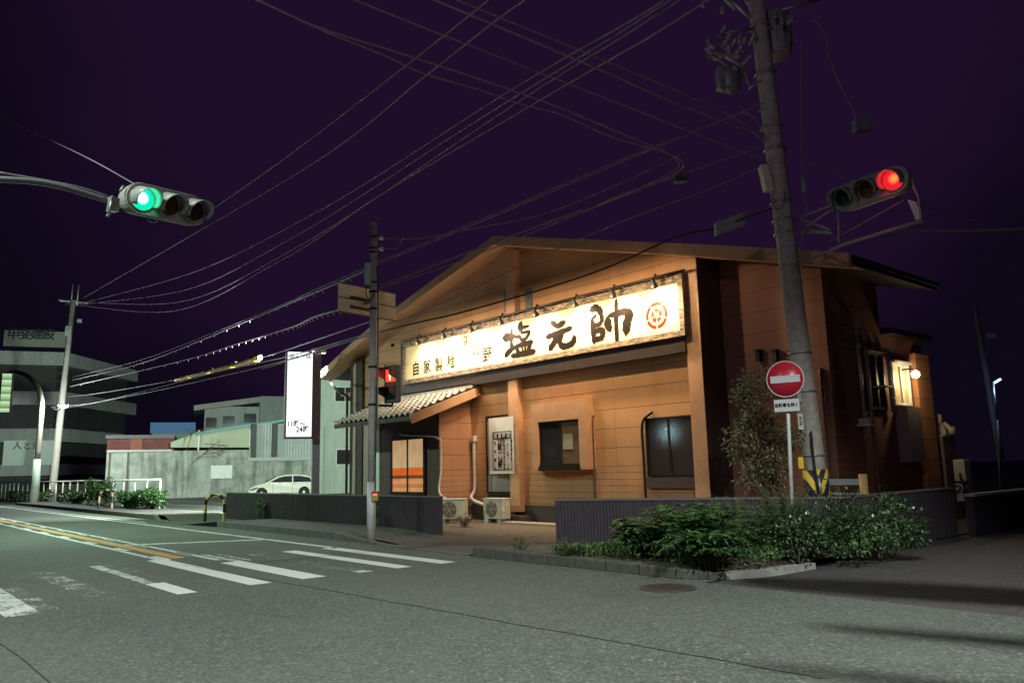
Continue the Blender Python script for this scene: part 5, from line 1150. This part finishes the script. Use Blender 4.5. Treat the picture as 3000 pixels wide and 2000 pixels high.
# left lamp post with curved arm and louvred light box
LY = 10.2; lp_ = thing('curved_lamp_post', atY(98, 1472, LY), 'curved-arm grey post with pale lower half at the left', 'lamp post')
b = MB(); b.tube([atY(98, 1472, LY), atY(104, 1415, LY), atY(109, 1345, LY)], [.30, .25, .22], 14); tag(b.build('lower_shaft', mat('pale_shaft', (.38, .43, .38), .5), lp_), 'pale painted lower shaft')
b = MB(); b.tube(crm([atY(109, 1345, LY), atY(121, 1210, LY), atY(121, 1170, LY), atY(108, 1130, LY), atY(85, 1105, LY), atY(60, 1093, LY), atY(35, 1090, LY)], 6), [.2] * 7 + [.17] * 30, 12) if False else None
P = crm([atY(109, 1345, LY), atY(121, 1210, LY), atY(121, 1170, LY), atY(108, 1130, LY), atY(85, 1105, LY), atY(60, 1093, LY), atY(32, 1090, LY)], 6)
b.tube(P, .17, 12); b.build('curved_arm', mat('brown_grey_arm', (.20, .17, .14), .6), lp_)
lbx = thing('louvred_light_box', atD(16, 1150, 40), 'glowing pale green louvred light box at the left edge', 'light box')
b = MB(); 
def m_louv():
    m, nt, b_, out = nt_new('louvre_glow'); P, xyz = pos(nt); e = N(nt, 'ShaderNodeEmission')
    tz_ = ma(nt, 'FRACT', ma(nt, 'DIVIDE', xyz[2], .306)); n = noise(nt, 1.5, 3, P)
    f = ramp(nt, ma(nt, 'ADD', tz_, ma(nt, 'MULTIPLY', n, .3)), .25, 1.1); nt.links.new(mixc(nt, f, (.16, .30, .10), (.62, .90, .55)), e.inputs[0]); e.inputs[1].default_value = .95; nt.links.new(e.outputs[0], out.inputs[0]); return m
a, c = atD(2, 1094, 40), atD(30, 1207, 40); ce = (atD(4, 1150, 40) + atD(30, 1150, 40)) / 2; hw2 = (atD(30, 1150, 40) - atD(2, 1150, 40)).length / 2
b.obox(Vector((ce.x, ce.y, (a.z + c.z) / 2)), BU, BN, Zv, hw2, .03, (a.z - c.z) / 2); b.build('lit_louvre', m_louv(), lbx)
b = MB(); b.obox(Vector((ce.x, ce.y, (a.z + c.z) / 2)) + BN * .1, BU, BN, Zv, hw2 + .05, .07, (a.z - c.z) / 2 + .05); b.build('box', BLACK, lbx)
# left utility pole
lu = thing('utility_pole', atD(155, 1410, 64), 'distant concrete utility pole with twin rods on top at the left', 'utility pole'); lu.location.z = 0
b = MB(); P0_, P1_ = atD(153, 1440, 64), atD(214, 880, 64); b.tube([P0_ - (P1_ - P0_) * .05, P0_, P1_], [.26, .25, .17], 14); b.build('shaft', CONC, lu)
b = MB(); b.tube([atD(170, 878, 64), atD(258, 888, 64)], .07, 6); b.tube([atD(175, 880, 63.5), atD(240, 890, 65)], .05, 6); b.tube([atD(208, 900, 64), atD(213, 832, 64)], .04, 6); b.tube([atD(225, 895, 64), atD(231, 834, 64)], .04, 6); b.split('crossarm', GALV, lu)
b = MB(); c = atD(233, 940, 63.8); b.obox(c, BU, BN, Zv, .15, .1, .12); c = atD(201, 970, 63.7); b.obox(c, BU, BN, Zv, .2, .15, .35); b.build('equipment_box', STEEL, lu)
sl = thing('street_lamp', atD(178, 1190, 63), 'very bright white LED street lamp head on the left utility pole', 'street lamp')
b = MB(); c = atD(186, 1188, 62.6); b.obox(c, BU, BN, Zv, .35, .14, .07); b.build('housing', GALV, sl); b = MB(); b.lathe(c - Zv * .07, [(0, -.10), (.12, -.09), (.2, -.04), (.24, .02), (0, .03)], (0, 0, 1), 16); b.build('lens', m_emit('led_white', (.9, 1, .95), 30), sl)
b = MB(); b.tube([c, atD(165, 1200, 62.8), atD(150, 1192, 63.2)], .04, 6); b.build('arm', GALV, sl)
lamp('left_led_light', 'POINT', c - Zv * .35 + BN * -3.2, 2300, (.85, 1, .9), .2)

# white railing, left, with posts and expanded panels
fe = thing('railing', (-37.5, 11.5, 0), 'white pipe railing with slim posts along the left pavement', 'railing')
FY0 = 11.5; xs0, xs1 = -83, -38.2
b = MB(); b.tube([(xs0, FY0, 1.43), (xs1, FY0, 1.43)], .045, 8); b.build('top_rail', WHITEP, fe)
xx = xs1
while xx > xs0: 
    b = MB(); b.tube([(xx, FY0, .0), (xx, FY0, 1.43)], .04, 8); b.build('post', WHITEP, fe); xx -= 2.0 
b = MB()
for k in range(8): b.tube([(xs0, FY0 + .3, .35 + k * .12), (-47, FY0 + .3, .35 + k * .12)], .012, 4)
b.build('lower_rails', mat('rusty_rail', (.28, .20, .14), .7), fe)

# arch bollards (black and yellow)
def arch(p, label, w_=.62, h_=.85):
    t = thing('arch_bollard', p, label, 'bollard', 'striped arch bollards at the car park entrance'); P = []
    u_ = _R0.copy(); 
    for k in range(5): P.append(p - u_ * w_ / 2 + Zv * (h_ - w_ / 2) * k / 4)
    for k in range(1, 13): a = math.pi - math.pi * k / 12; P.append(p + u_ * w_ / 2 * math.cos(a) + Zv * (h_ - w_ / 2 + w_ / 2 * math.sin(a)))
    for k in range(1, 5): P.append(p + u_ * w_ / 2 + Zv * (h_ - w_ / 2) * (1 - k / 4))
    b = MB(); seq = 0
    for i in range(len(P) - 1): b.cur = (i // 2) % 2; b.tube([P[i], P[i + 1]], .05, 12, False)
    b.build('hoop', [mat('bollard_black', (.02, .02, .02), .4), mat('bollard_yellow', (.55, .38, .12), .6) if w_ > .61 else mat('faded_bollard_yellow', (.26, .17, .09), .7)], t); return t
arch(Vector((-26.0, 9.55, .08)), 'black and yellow striped arch bollard at the near side of the car park entrance')
arch(atG(308, 1492, .12), 'black and yellow arch bollard half hidden among roadside shrubs', .6, .9)

# ================================================================== VEGETATION
def leafquad(b, p, d, n, L, w_):
    d = d.normalized(); s = d.cross(n); 
    if s.length < 1e-4: s = Vector((1, 0, 0))
    s = s.normalized() * w_; m1 = p + d * L * .45 + n * .02 * L
    b.add([p, m1 + s, p + d * L, m1 - s], [(0, 1, 2, 3)])
def rv(): return Vector((random.gauss(0, 1), random.gauss(0, 1), random.gauss(0, 1))).normalized()
def frond_bush(name, base, rad, h, nf, label, lm, leaf=.07, cat='bush', droop=.9, group=None, seg=9, wid=.28, up0=1.1):
    t = thing(name, base, label, cat, group); b = MB(); st = MB()
    for k in range(nf):
        a = random.uniform(0, 2 * math.pi); r_ = random.uniform(.35, 1) * rad; hh = h * random.uniform(.55, 1.05)
        o = base + Vector((math.cos(a), math.sin(a), 0)) * rad * random.uniform(0, .35); out = Vector((math.cos(a), math.sin(a), 0))
        P = []
        for i in range(seg):
            f = i / (seg - 1); P.append(o + out * r_ * f ** 1.2 + Zv * hh * (up0 * f * 1.9 - droop * f * f * 1.05) + rv() * .01)
        st.tube(P, [.006 * (1 - .7 * i / seg) for i in range(seg)], 4, False)
        for i in range(1, seg):
            p = P[i]; d = (P[i] - P[i - 1]).normalized(); side = d.cross(Zv).normalized(); L = leaf * 2.2 * math.sin(math.pi * min(1, (i + .6) / seg)) + leaf * .4
            for s_ in (-1, 1):
                for q in range(2): leafquad(b, p - d * q * leaf * .6, side * s_ + d * .6 + Vector((0, 0, -.25)) + rv() * .2, (Zv + rv() * .5).normalized(), L, L * wid * .5)
        leafquad(b, P[-1], d, Zv, leaf * 1.2, leaf * .25)
    b.build('leaves', lm, t, fixn=False); st.build('stems', mat('green_stem', (.06, .07, .03), .8), t, fixn=False); return t
def leaf_bush(name, base, rx, ry, h, n, label, lm, leaf=.05, cat='bush', flowers=0, group=None, stems=10, clumps=9, gap=.28):
    t = thing(name, base, label, cat, group); b = MB(); st = MB()
    cl = []
    for k in range(clumps): 
        a = random.uniform(0, 6.28); r_ = random.uniform(.2, .85); cl.append((base + Vector((math.cos(a) * rx * r_, math.sin(a) * ry * r_, h * random.uniform(.35, .9))), random.uniform(.25, .5)))
    cl.append((base + Zv * h * .45, .6))
    for k in range(n):
        c, s_ = random.choice(cl); d = rv(); q = c + Vector((d.x * rx * s_, d.y * ry * s_, d.z * h * s_ * .7)) * (random.random() ** .4)
        if q.z < base.z + .02: q.z = base.z + random.uniform(.02, .12)
        leafquad(b, q, (d + rv() * .8 + Vector((0, 0, -.2))), (d * .6 + Zv * .5 + rv() * .4).normalized(), leaf * random.uniform(.6, 1.3), leaf * random.uniform(.25, .42))
    for c, s_ in cl: st.tube(crm([base + rv() * .05, (base + c) / 2 + rv() * .05, c], 3), [.012, .01, .009, .008, .007, .006, .005], 5, False)
    b.build('leaves', lm, t, fixn=False); st.build('stems', BARK, t, fixn=False)
    if flowers:
        f = MB()
        for k in range(flowers):
            c, s_ = random.choice(cl); d = rv(); q = c + Vector((d.x * rx * s_, d.y * ry * s_, abs(d.z) * h * s_ * .7)) * 1.0
            for j in range(4): a = j * 1.57; leafquad(f, q, Vector((math.cos(a), math.sin(a) * .5, math.sin(a))), Vector((.3, -1, .2)), .025, .012)
        f.build('flowers', FLOWER, t, fixn=False)
    return t
random.seed(11)
frond_bush('fern_bush', Vector((-8.15, 9.75, .12)), .62, .74, 80, 'broad-leaved drooping weed clump at the left of the planting bed', LEAF2, .085, wid=.55, droop=1.4)
frond_bush('fern_bush', Vector((-7.15, 9.5, .12)), .85, .78, 150, 'bright green ferny bush spilling over the mossy kerb', LEAF1, .062, droop=1.25, up0=1.2)
frond_bush('fern_bush', Vector((-6.65, 9.12, .10)), .60, .66, 110, 'low dense fern clump at the kerb end, nearest the road', LEAF1, .055, droop=1.45, up0=1.15)
frond_bush('tall_weeds', Vector((-7.05, 10.6, .12)), .6, .50, 90, 'feathery tall olive weeds against the ribbed wall', LEAF2, .04, up0=1.25, droop=.6)
frond_bush('tall_weeds', Vector((-6.75, 11.3, .12)), .5, .56, 90, 'feathery weeds right of the no-entry post foot', LEAF2, .04, up0=1.25, droop=.55)
leaf_bush('flowering_bush', Vector((-6.25, 11.2, .08)), .6, .6, .75, 2400, 'dark rounded leafy bush right below the hazard striped pole', LEAF3, .055, flowers=6)
leaf_bush('flowering_bush', Vector((-5.75, 12.2, .05)), .75, .7, .85, 3200, 'largest dark bush dotted with pale flowers at the corner', LEAF3, .058, flowers=14)
leaf_bush('flowering_bush', Vector((-6.1, 10.5, .08)), .45, .4, .65, 1500, 'small low dark bush with pale specks above the corner kerb', LEAF3, .05, flowers=6)
frond_bush('grass_tuft', Vector((-10.35, 9.0, .1)), .22, .25, 16, 'small grass tuft growing on the mossy kerb, left part', LEAF2, .02, 'grass tuft', group='grass tufts on the kerb'); frond_bush('grass_tuft', Vector((-9.05, 8.85, .1)), .3, .28, 22, 'grass tuft at the kerb in front of the drooping weeds', LEAF2, .03, 'grass tuft', group='grass tufts on the kerb')
frond_bush('dry_weed', Vector((-17.3, 13.1, .01)), .35, .28, 18, 'dry reddish weed on the ground before the air conditioners', LEAFD, .04, 'weed')
leaf_bush('wall_ivy', Vector((-17.6, 10.5, .15)), .22, .08, .5, 420, 'thin climbing weed against the left ribbed wall near the pole', LEAF2, .05); leaf_bush('wall_ivy', Vector((-25.0, 10.65, .15)), .4, .1, .6, 600, 'faint climbing weed on the ribbed wall near its far end', LEAF2, .05)
for k, (px, py_, rx, h_, n_) in enumerate(((440, 1490, 1.5, .82, 2600), (385, 1487, 1.7, .85, 2600), (295, 1478, 2.4, 1.25, 3200), (215, 1474, 2.8, .75, 2400), (130, 1472, 3.2, .7, 1800), (40, 1475, 4.0, .6, 1800))):
    p = atY(px, py_, 11.0); p.z = .1
    leaf_bush('roadside_shrub', p, rx, .5, h_, n_, ('bright green shrub at the right end of the white railing', 'green shrub second from the railing end', 'dark tall shrub behind the hidden arch bollard', 'shrub in front of the railing left of the dark tall one', 'dark shrub just right of the curved lamp post', 'dim shrub at the far left edge of the railing')[k], LEAF4 if k < 4 else LEAF3, .11, 'shrub', group='shrubs along the white railing', clumps=14)
gc = MB()
for k in range(9000):
    x = random.uniform(-9.6, -5.35); f_ = (x + 9.6) / 4.2; y = random.uniform(8.98 if x < -7 else 8.9 + (x + 7) * .55, 10.7 + (x + 9.6) * .5 if x < -6.5 else 12.5)
    if x > -6.05 and y < 11.0: continue
    h = .12 + .34 * max(0, min(1, (x + 9.3) / 1.5)) * (.6 + .4 * math.sin(x * 5 + y * 3)); p_ = Vector((x, y, .10 + h * random.random() ** .6))
    leafquad(gc, p_, rv() + Vector((0, 0, .4)), (rv() * .6 + Zv).normalized(), random.uniform(.035, .09), random.uniform(.01, .024))
tag(gc.build('ground_cover', LEAF2, fixn=False), 'low tangled weeds filling the planting bed', 'weeds', kind='stuff')
# sapling behind the wall
sp_ = thing('sapling', Vector((-7.95, 12.9, 0)), 'slender leafy sapling against the brown wall behind the no-entry sign', 'tree')
b = MB(); trunk = crm([Vector((-7.75, 12.9, 0)), Vector((-7.85, 12.9, 1.2)), Vector((-8.05, 12.85, 2.2)), Vector((-8.3, 12.8, 3.3))], 5); b.tube(trunk, [.035 - .0018 * i for i in range(len(trunk))], 8)
cls = []
random.seed(5)
for px, py_ in ((2190, 1130), (2165, 1160), (2230, 1150), (2200, 1200), (2240, 1220), (2150, 1290), (2190, 1290), (2230, 1270), (2270, 1260), (2160, 1330), (2210, 1340), (2260, 1330), (2300, 1300), (2320, 1280), (2220, 1380), (2250, 1400), (2200, 1390), (2280, 1370), (2180, 1240), (2225, 1110)):
    c = atY(px, py_, 12.75 + random.uniform(-.25, .25)); cls.append(c); q = min(trunk, key=lambda v_: (v_ - c).length + max(0, v_.z - c.z) * 2); b.tube([q, (q + c) / 2 + Zv * .05, c], [.014, .01, .005], 5)
b.build('trunk', BARK, sp_); lf = MB()
for c in cls:
    s_ = random.uniform(.16, .28)
    for k in range(180): d = rv(); q = c + d * s_ * 1.15 * random.random() ** .5; leafquad(lf, q, d * .5 + rv() + Vector((0, 0, -.5)), (rv() + Vector((0, -.5, .5))).normalized(), random.uniform(.05, .10), .018)
lf.build('crown', m_leaf('sapling_leaf', (.045, .04, .018), (.15, .15, .06)), sp_, fixn=False)

# ================================================================== CABLES
def cable(pts, r, label, mt=CABLE, clips=0, k=8, group='overhead cables'):
    P = crm([atD(*p) for p in pts], k) if len(pts) > 2 else None
    if P is None:
        a, c = atD(*pts[0]), atD(*pts[1]); P = [a.lerp(c, i / 12) - Zv * .012 * (a - c).length * 4 * (i / 12) * (1 - i / 12) * .3 for i in range(13)]
    r = max(r * 1.3, .011 if pts[0][2] < 25 else .016)
    b = MB(); b.tube(P, r, 6, False)
    if clips:
        for i in range(clips):
            q = P[int((len(P) - 1) * (i + .5) / clips)]; b.tube([q - Zv * r, q - Zv * (r * 2 + .06)], r * .8, 5)
    return tag(b.build('overhead_cable', mt, fixn=False), label, 'cable', group)
cable([(1235, -15, 10), (1685, 173, 11.5), (2003, 311, 13.3), (2238, 398, 14.8)], .011, 'cable running from the top edge down to the concrete pole, lower of two')
cable([(1300, -15, 10), (1787, 184, 12), (2060, 300, 13.6), (2238, 392, 14.8)], .009, 'thin cable from the top edge to the concrete pole, upper of two')
cable([(1000, -15, 10), (1302, 105, 10.8), (1628, 231, 12), (2119, 423, 14), (2245, 470, 14.8)], .007, 'single thin cable crossing from top left to the concrete pole')
cable([(740, -5, 10), (941, 83, 10.5), (1194, 163, 11.2), (1570, 289, 12.5), (1873, 412, 13.6), (1946, 441, 14), (1985, 470, 14.3), (1975, 499, 14.8), (1859, 557, 15.4), (1693, 622, 16.2), (1469, 701, 17), (1114, 835, 17.8)], .010, 'cable with a sharp bend high above the roof, returning to the slim pole')
cable([(740, -8, 10), (941, 88, 10.4), (1120, 160, 11), (1240, 215, 11.4), (1400, 262, 12), (1530, 306, 12.5), (1640, 335, 12.9), (1790, 400, 13.4), (1946, 446, 14), (2000, 475, 14.3), (1980, 508, 14.8), (1870, 552, 15.4), (1810, 572, 15.6), (1720, 615, 16), (1680, 622, 16.2), (1460, 706, 17), (1114, 842, 17.8)], .007, 'slack lashed cable wavering beside the sharply bent one')
cable([(575, 645, 30), (825, 470, 20), (1208, 177, 14), (1450, -15, 11)], .009, 'lone thin wire rising from behind the green signal to the top')
cable([(245, 872, 64), (560, 690, 42), (926, 473, 24), (1244, 224, 15), (1440, 70, 12), (1560, -15, 11)], .006, 'very faint wire above the slim pole, uppermost of the parallel set')
cable([(250, 886, 64), (560, 800, 45), (919, 626, 28), (1469, 281, 16), (1850, 60, 11), (1970, -15, 10.5)], .008, 'first of four parallel wires over the roof, uppermost')
cable([(240, 892, 64), (540, 850, 47), (850, 700, 30), (1370, 370, 17), (1760, 130, 12), (1990, -15, 11)], .008, 'second of four parallel wires over the roof')
cable([(200, 884, 64), (520, 885, 48), (850, 735, 30), (1500, 310, 16), (1820, 110, 12), (2015, -15, 11)], .008, 'third of four parallel wires over the roof')
cable([(190, 890, 64), (500, 912, 49), (820, 764, 31), (1107, 575, 22), (1570, 300, 15), (1900, 110, 11), (2100, -15, 10.5)], .008, 'lowest of four parallel wires over the roof')
cable([(1097, 776, 17.8), (1353, 672, 17), (1823, 473, 15.4), (1917, 434, 15), (2240, 300, 14.9)], .011, 'cable from the slim pole rising right toward the concrete pole')
cable([(1100, 768, 17.8), (1353, 665, 17), (1823, 466, 15.4), (1990, 400, 15)], .006, 'thin companion wire just above the rising cable')
cable([(1120, 697, 17.8), (1240, 697, 17.5), (1346, 676, 17), (1584, 629, 16.3), (1815, 538, 15.5), (1990, 455, 15)], .006, 'thin wire from the top insulator of the slim pole')
cable([(1110, 846, 17.8), (1360, 760, 17.2), (1599, 665, 16.6), (1760, 600, 16), (2010, 505, 15.2), (2238, 430, 14.9)], .007, 'wire below the bent cable beside the gable')
cable([(1120, 727, 17.8), (1160, 727, 17.7), (1180, 700, 17.6)], .006, 'short curled wire end at the second insulator')
cable([(765, 1082, 40), (1078, 983, 21), (1367, 911, 17.2), (1729, 802, 15.6), (1982, 694, 15.1), (2085, 672, 15.2), (2190, 636, 15.1), (2262, 612, 14.9)], .014, 'black cable crossing in front of the gable above the sign', CABLEB)
cable([(1130, 950, 17), (1259, 904, 16.5), (1729, 687, 15.5), (2060, 560, 15), (2250, 480, 14.9)], .005, 'hair-thin wire crossing the gable toward the concrete pole')
cable([(1092, 782, 17.8), (920, 858, 24), (700, 950, 36), (420, 1062, 52), (213, 1113, 64)], .020, 'clipped cable from the slim pole to the left utility pole, upper', CABLE, 40)
cable([(1092, 774, 17.8), (920, 850, 24), (760, 920, 32), (420, 1052, 52), (213, 1104, 64)], .009, 'thin wire above the upper clipped cable')
cable([(1088, 885, 17.8), (930, 925, 24), (845, 962, 29), (700, 1005, 37), (520, 1060, 46), (205, 1132, 63)], .020, 'clipped cable from the slim pole to the left, middle one', CABLE, 40)
cable([(1088, 940, 17.8), (860, 1018, 28), (765, 1047, 34), (515, 1112, 48), (300, 1150, 60), (200, 1162, 64)], .015, 'lowest cable to the left, carrying yellow guard sleeves')
cable([(1000, 1005, 19), (905, 1036, 24), (840, 1055, 27), (700, 1090, 34), (430, 1150, 50), (190, 1196, 63)], .02, 'black cable passing in front of the tall box sign', CABLEB)
cable([(150, 1192, 63), (260, 1182, 60), (420, 1146, 50), (640, 1088, 39), (835, 1046, 28), (1085, 975, 17.9)], .012, 'faint cable leaving the left utility pole at lamp height')
cable([(-60, 306, 19), (40, 360, 16), (250, 460, 13), (395, 540, 12.4)], .006, 'faint thin wire sloping down to the green signal')
cable([(2340, 462, 14.9), (2440, 505, 15.5), (2640, 585, 17), (2990, 680, 22)], .006, 'thin wire leaving the concrete pole toward the right')
cable([(2640, 676, 18), (3020, 670, 20)], .022, 'pale horizontal cable at the right edge behind the red signal', mat('pale_cable', (.30, .28, .30), .5))
cable([(2310, -15, 15.2), (2410, 90, 15.5), (2440, 200, 15.3), (2510, 345, 15.5)], .006, 'wire hanging down to the small grey box right of the pole')
cable([(2348, 120, 15), (2348, 330, 15), (2352, 522, 14.8), (2366, 640, 14.8)], .005, 'straight drop wire right of the concrete pole')
def tbox(name, px, py_, D_, hw, hd_, hh, label, mt, tilt=0, cat='box'):
    c = atD(px, py_, D_); t = thing(name, c, label, cat); b = MB(); u_ = (_R0 + Zv * tilt).normalized(); b.obox(c, u_, _F0, Zv, hw, hd_, hh); b.build('case', mt, t, bevel=.01)
    b = MB(); b.tube([c - u_ * hw * .7 + Zv * hh, c - u_ * hw * .7 + Zv * (hh + .1)], .01, 6); b.tube([c + u_ * hw * .7 + Zv * hh, c + u_ * hw * .7 + Zv * (hh + .1)], .01, 6); b.build('hanger', GALV, t)
GB = mat('grey_closure', (.24, .25, .24), .5)
tbox('cable_closure', 2137, 657, 15.2, .30, .09, .12, 'long grey closure box hung left of the concrete pole', GB, .33)
tbox('cable_closure', 1994, 523, 15.2, .13, .08, .08, 'small dark closure box below the bend of the cables', mat('dark_closure', (.10, .09, .12), .5), .1)
tbox('cable_closure', 2528, 366, 15.6, .18, .1, .13, 'small dim grey box hanging in the sky right of the pole', mat('dim_closure', (.16, .15, .2), .5), .15)
tbox('cable_closure', 2354, 546, 14.8, .035, .03, .12, 'small pale tag on the drop wire right of the pole', GB)
# yellow guard sleeves
gd = [(515, 1112, 48), (560, 1100, 46), (620, 1085, 42.8), (690, 1067, 38.6), (760, 1048, 34.3)]
P = crm([atD(*p) for p in gd], 4)
t = thing('cable_guard', P[0], 'yellow sleeves with dark joints around the lowest cable at the left', 'cable guard')
for i in range(4):
    b = MB(); b.tube([q - Zv * .03 for q in P[i * 4:i * 4 + 5]], .10, 10); b.build('sleeve', YELG, t)
    b = MB(); q = P[i * 4 + 4]; d = (P[i * 4 + 4] - P[i * 4 + 3]).normalized(); b.tube([q - d * .06, q + d * .12], .12, 10); b.build('joint', CABLEB, t)

# added mast, unseen right of the view; its boards cast the road's shadow bands
ms = thing('shadow_mast', (.9, 7.6, 0), 'added unseen mast whose boards cast shadow bands on the road', 'shadow mast')
b = MB(); b.tube([(.9, 7.6, 0), (.9, 7.6, 6.4)], .07, 12); b.tube([(.9, 7.6, 5.6), (-.5, 6.3, 5.6)], .03, 8); b.tube([(.9, 7.6, 5.5), (0, 5, 5.5)], .03, 8); b.build('post', GALV, ms)
for (x_, y_, l_, h_) in ((-.50, 6.22, .78, .28), (-.14, 5.50, .46, .13), (-.02, 4.98, .46, .14)):
    b = MB(); P = [Vector((x_ + l_ * math.cos(a), y_ + .3 * l_ * math.cos(a), 5.6 + h_ * math.sin(a))) for a in [k * math.pi / 12 for k in range(24)]]
    b.poly(P); b.add([p + Vector((0, .02, 0)) for p in P], [list(range(24))[::-1]]); b.build('sign_panel', GALV, ms)  # added oval panels, shaped to block light into shadow bands
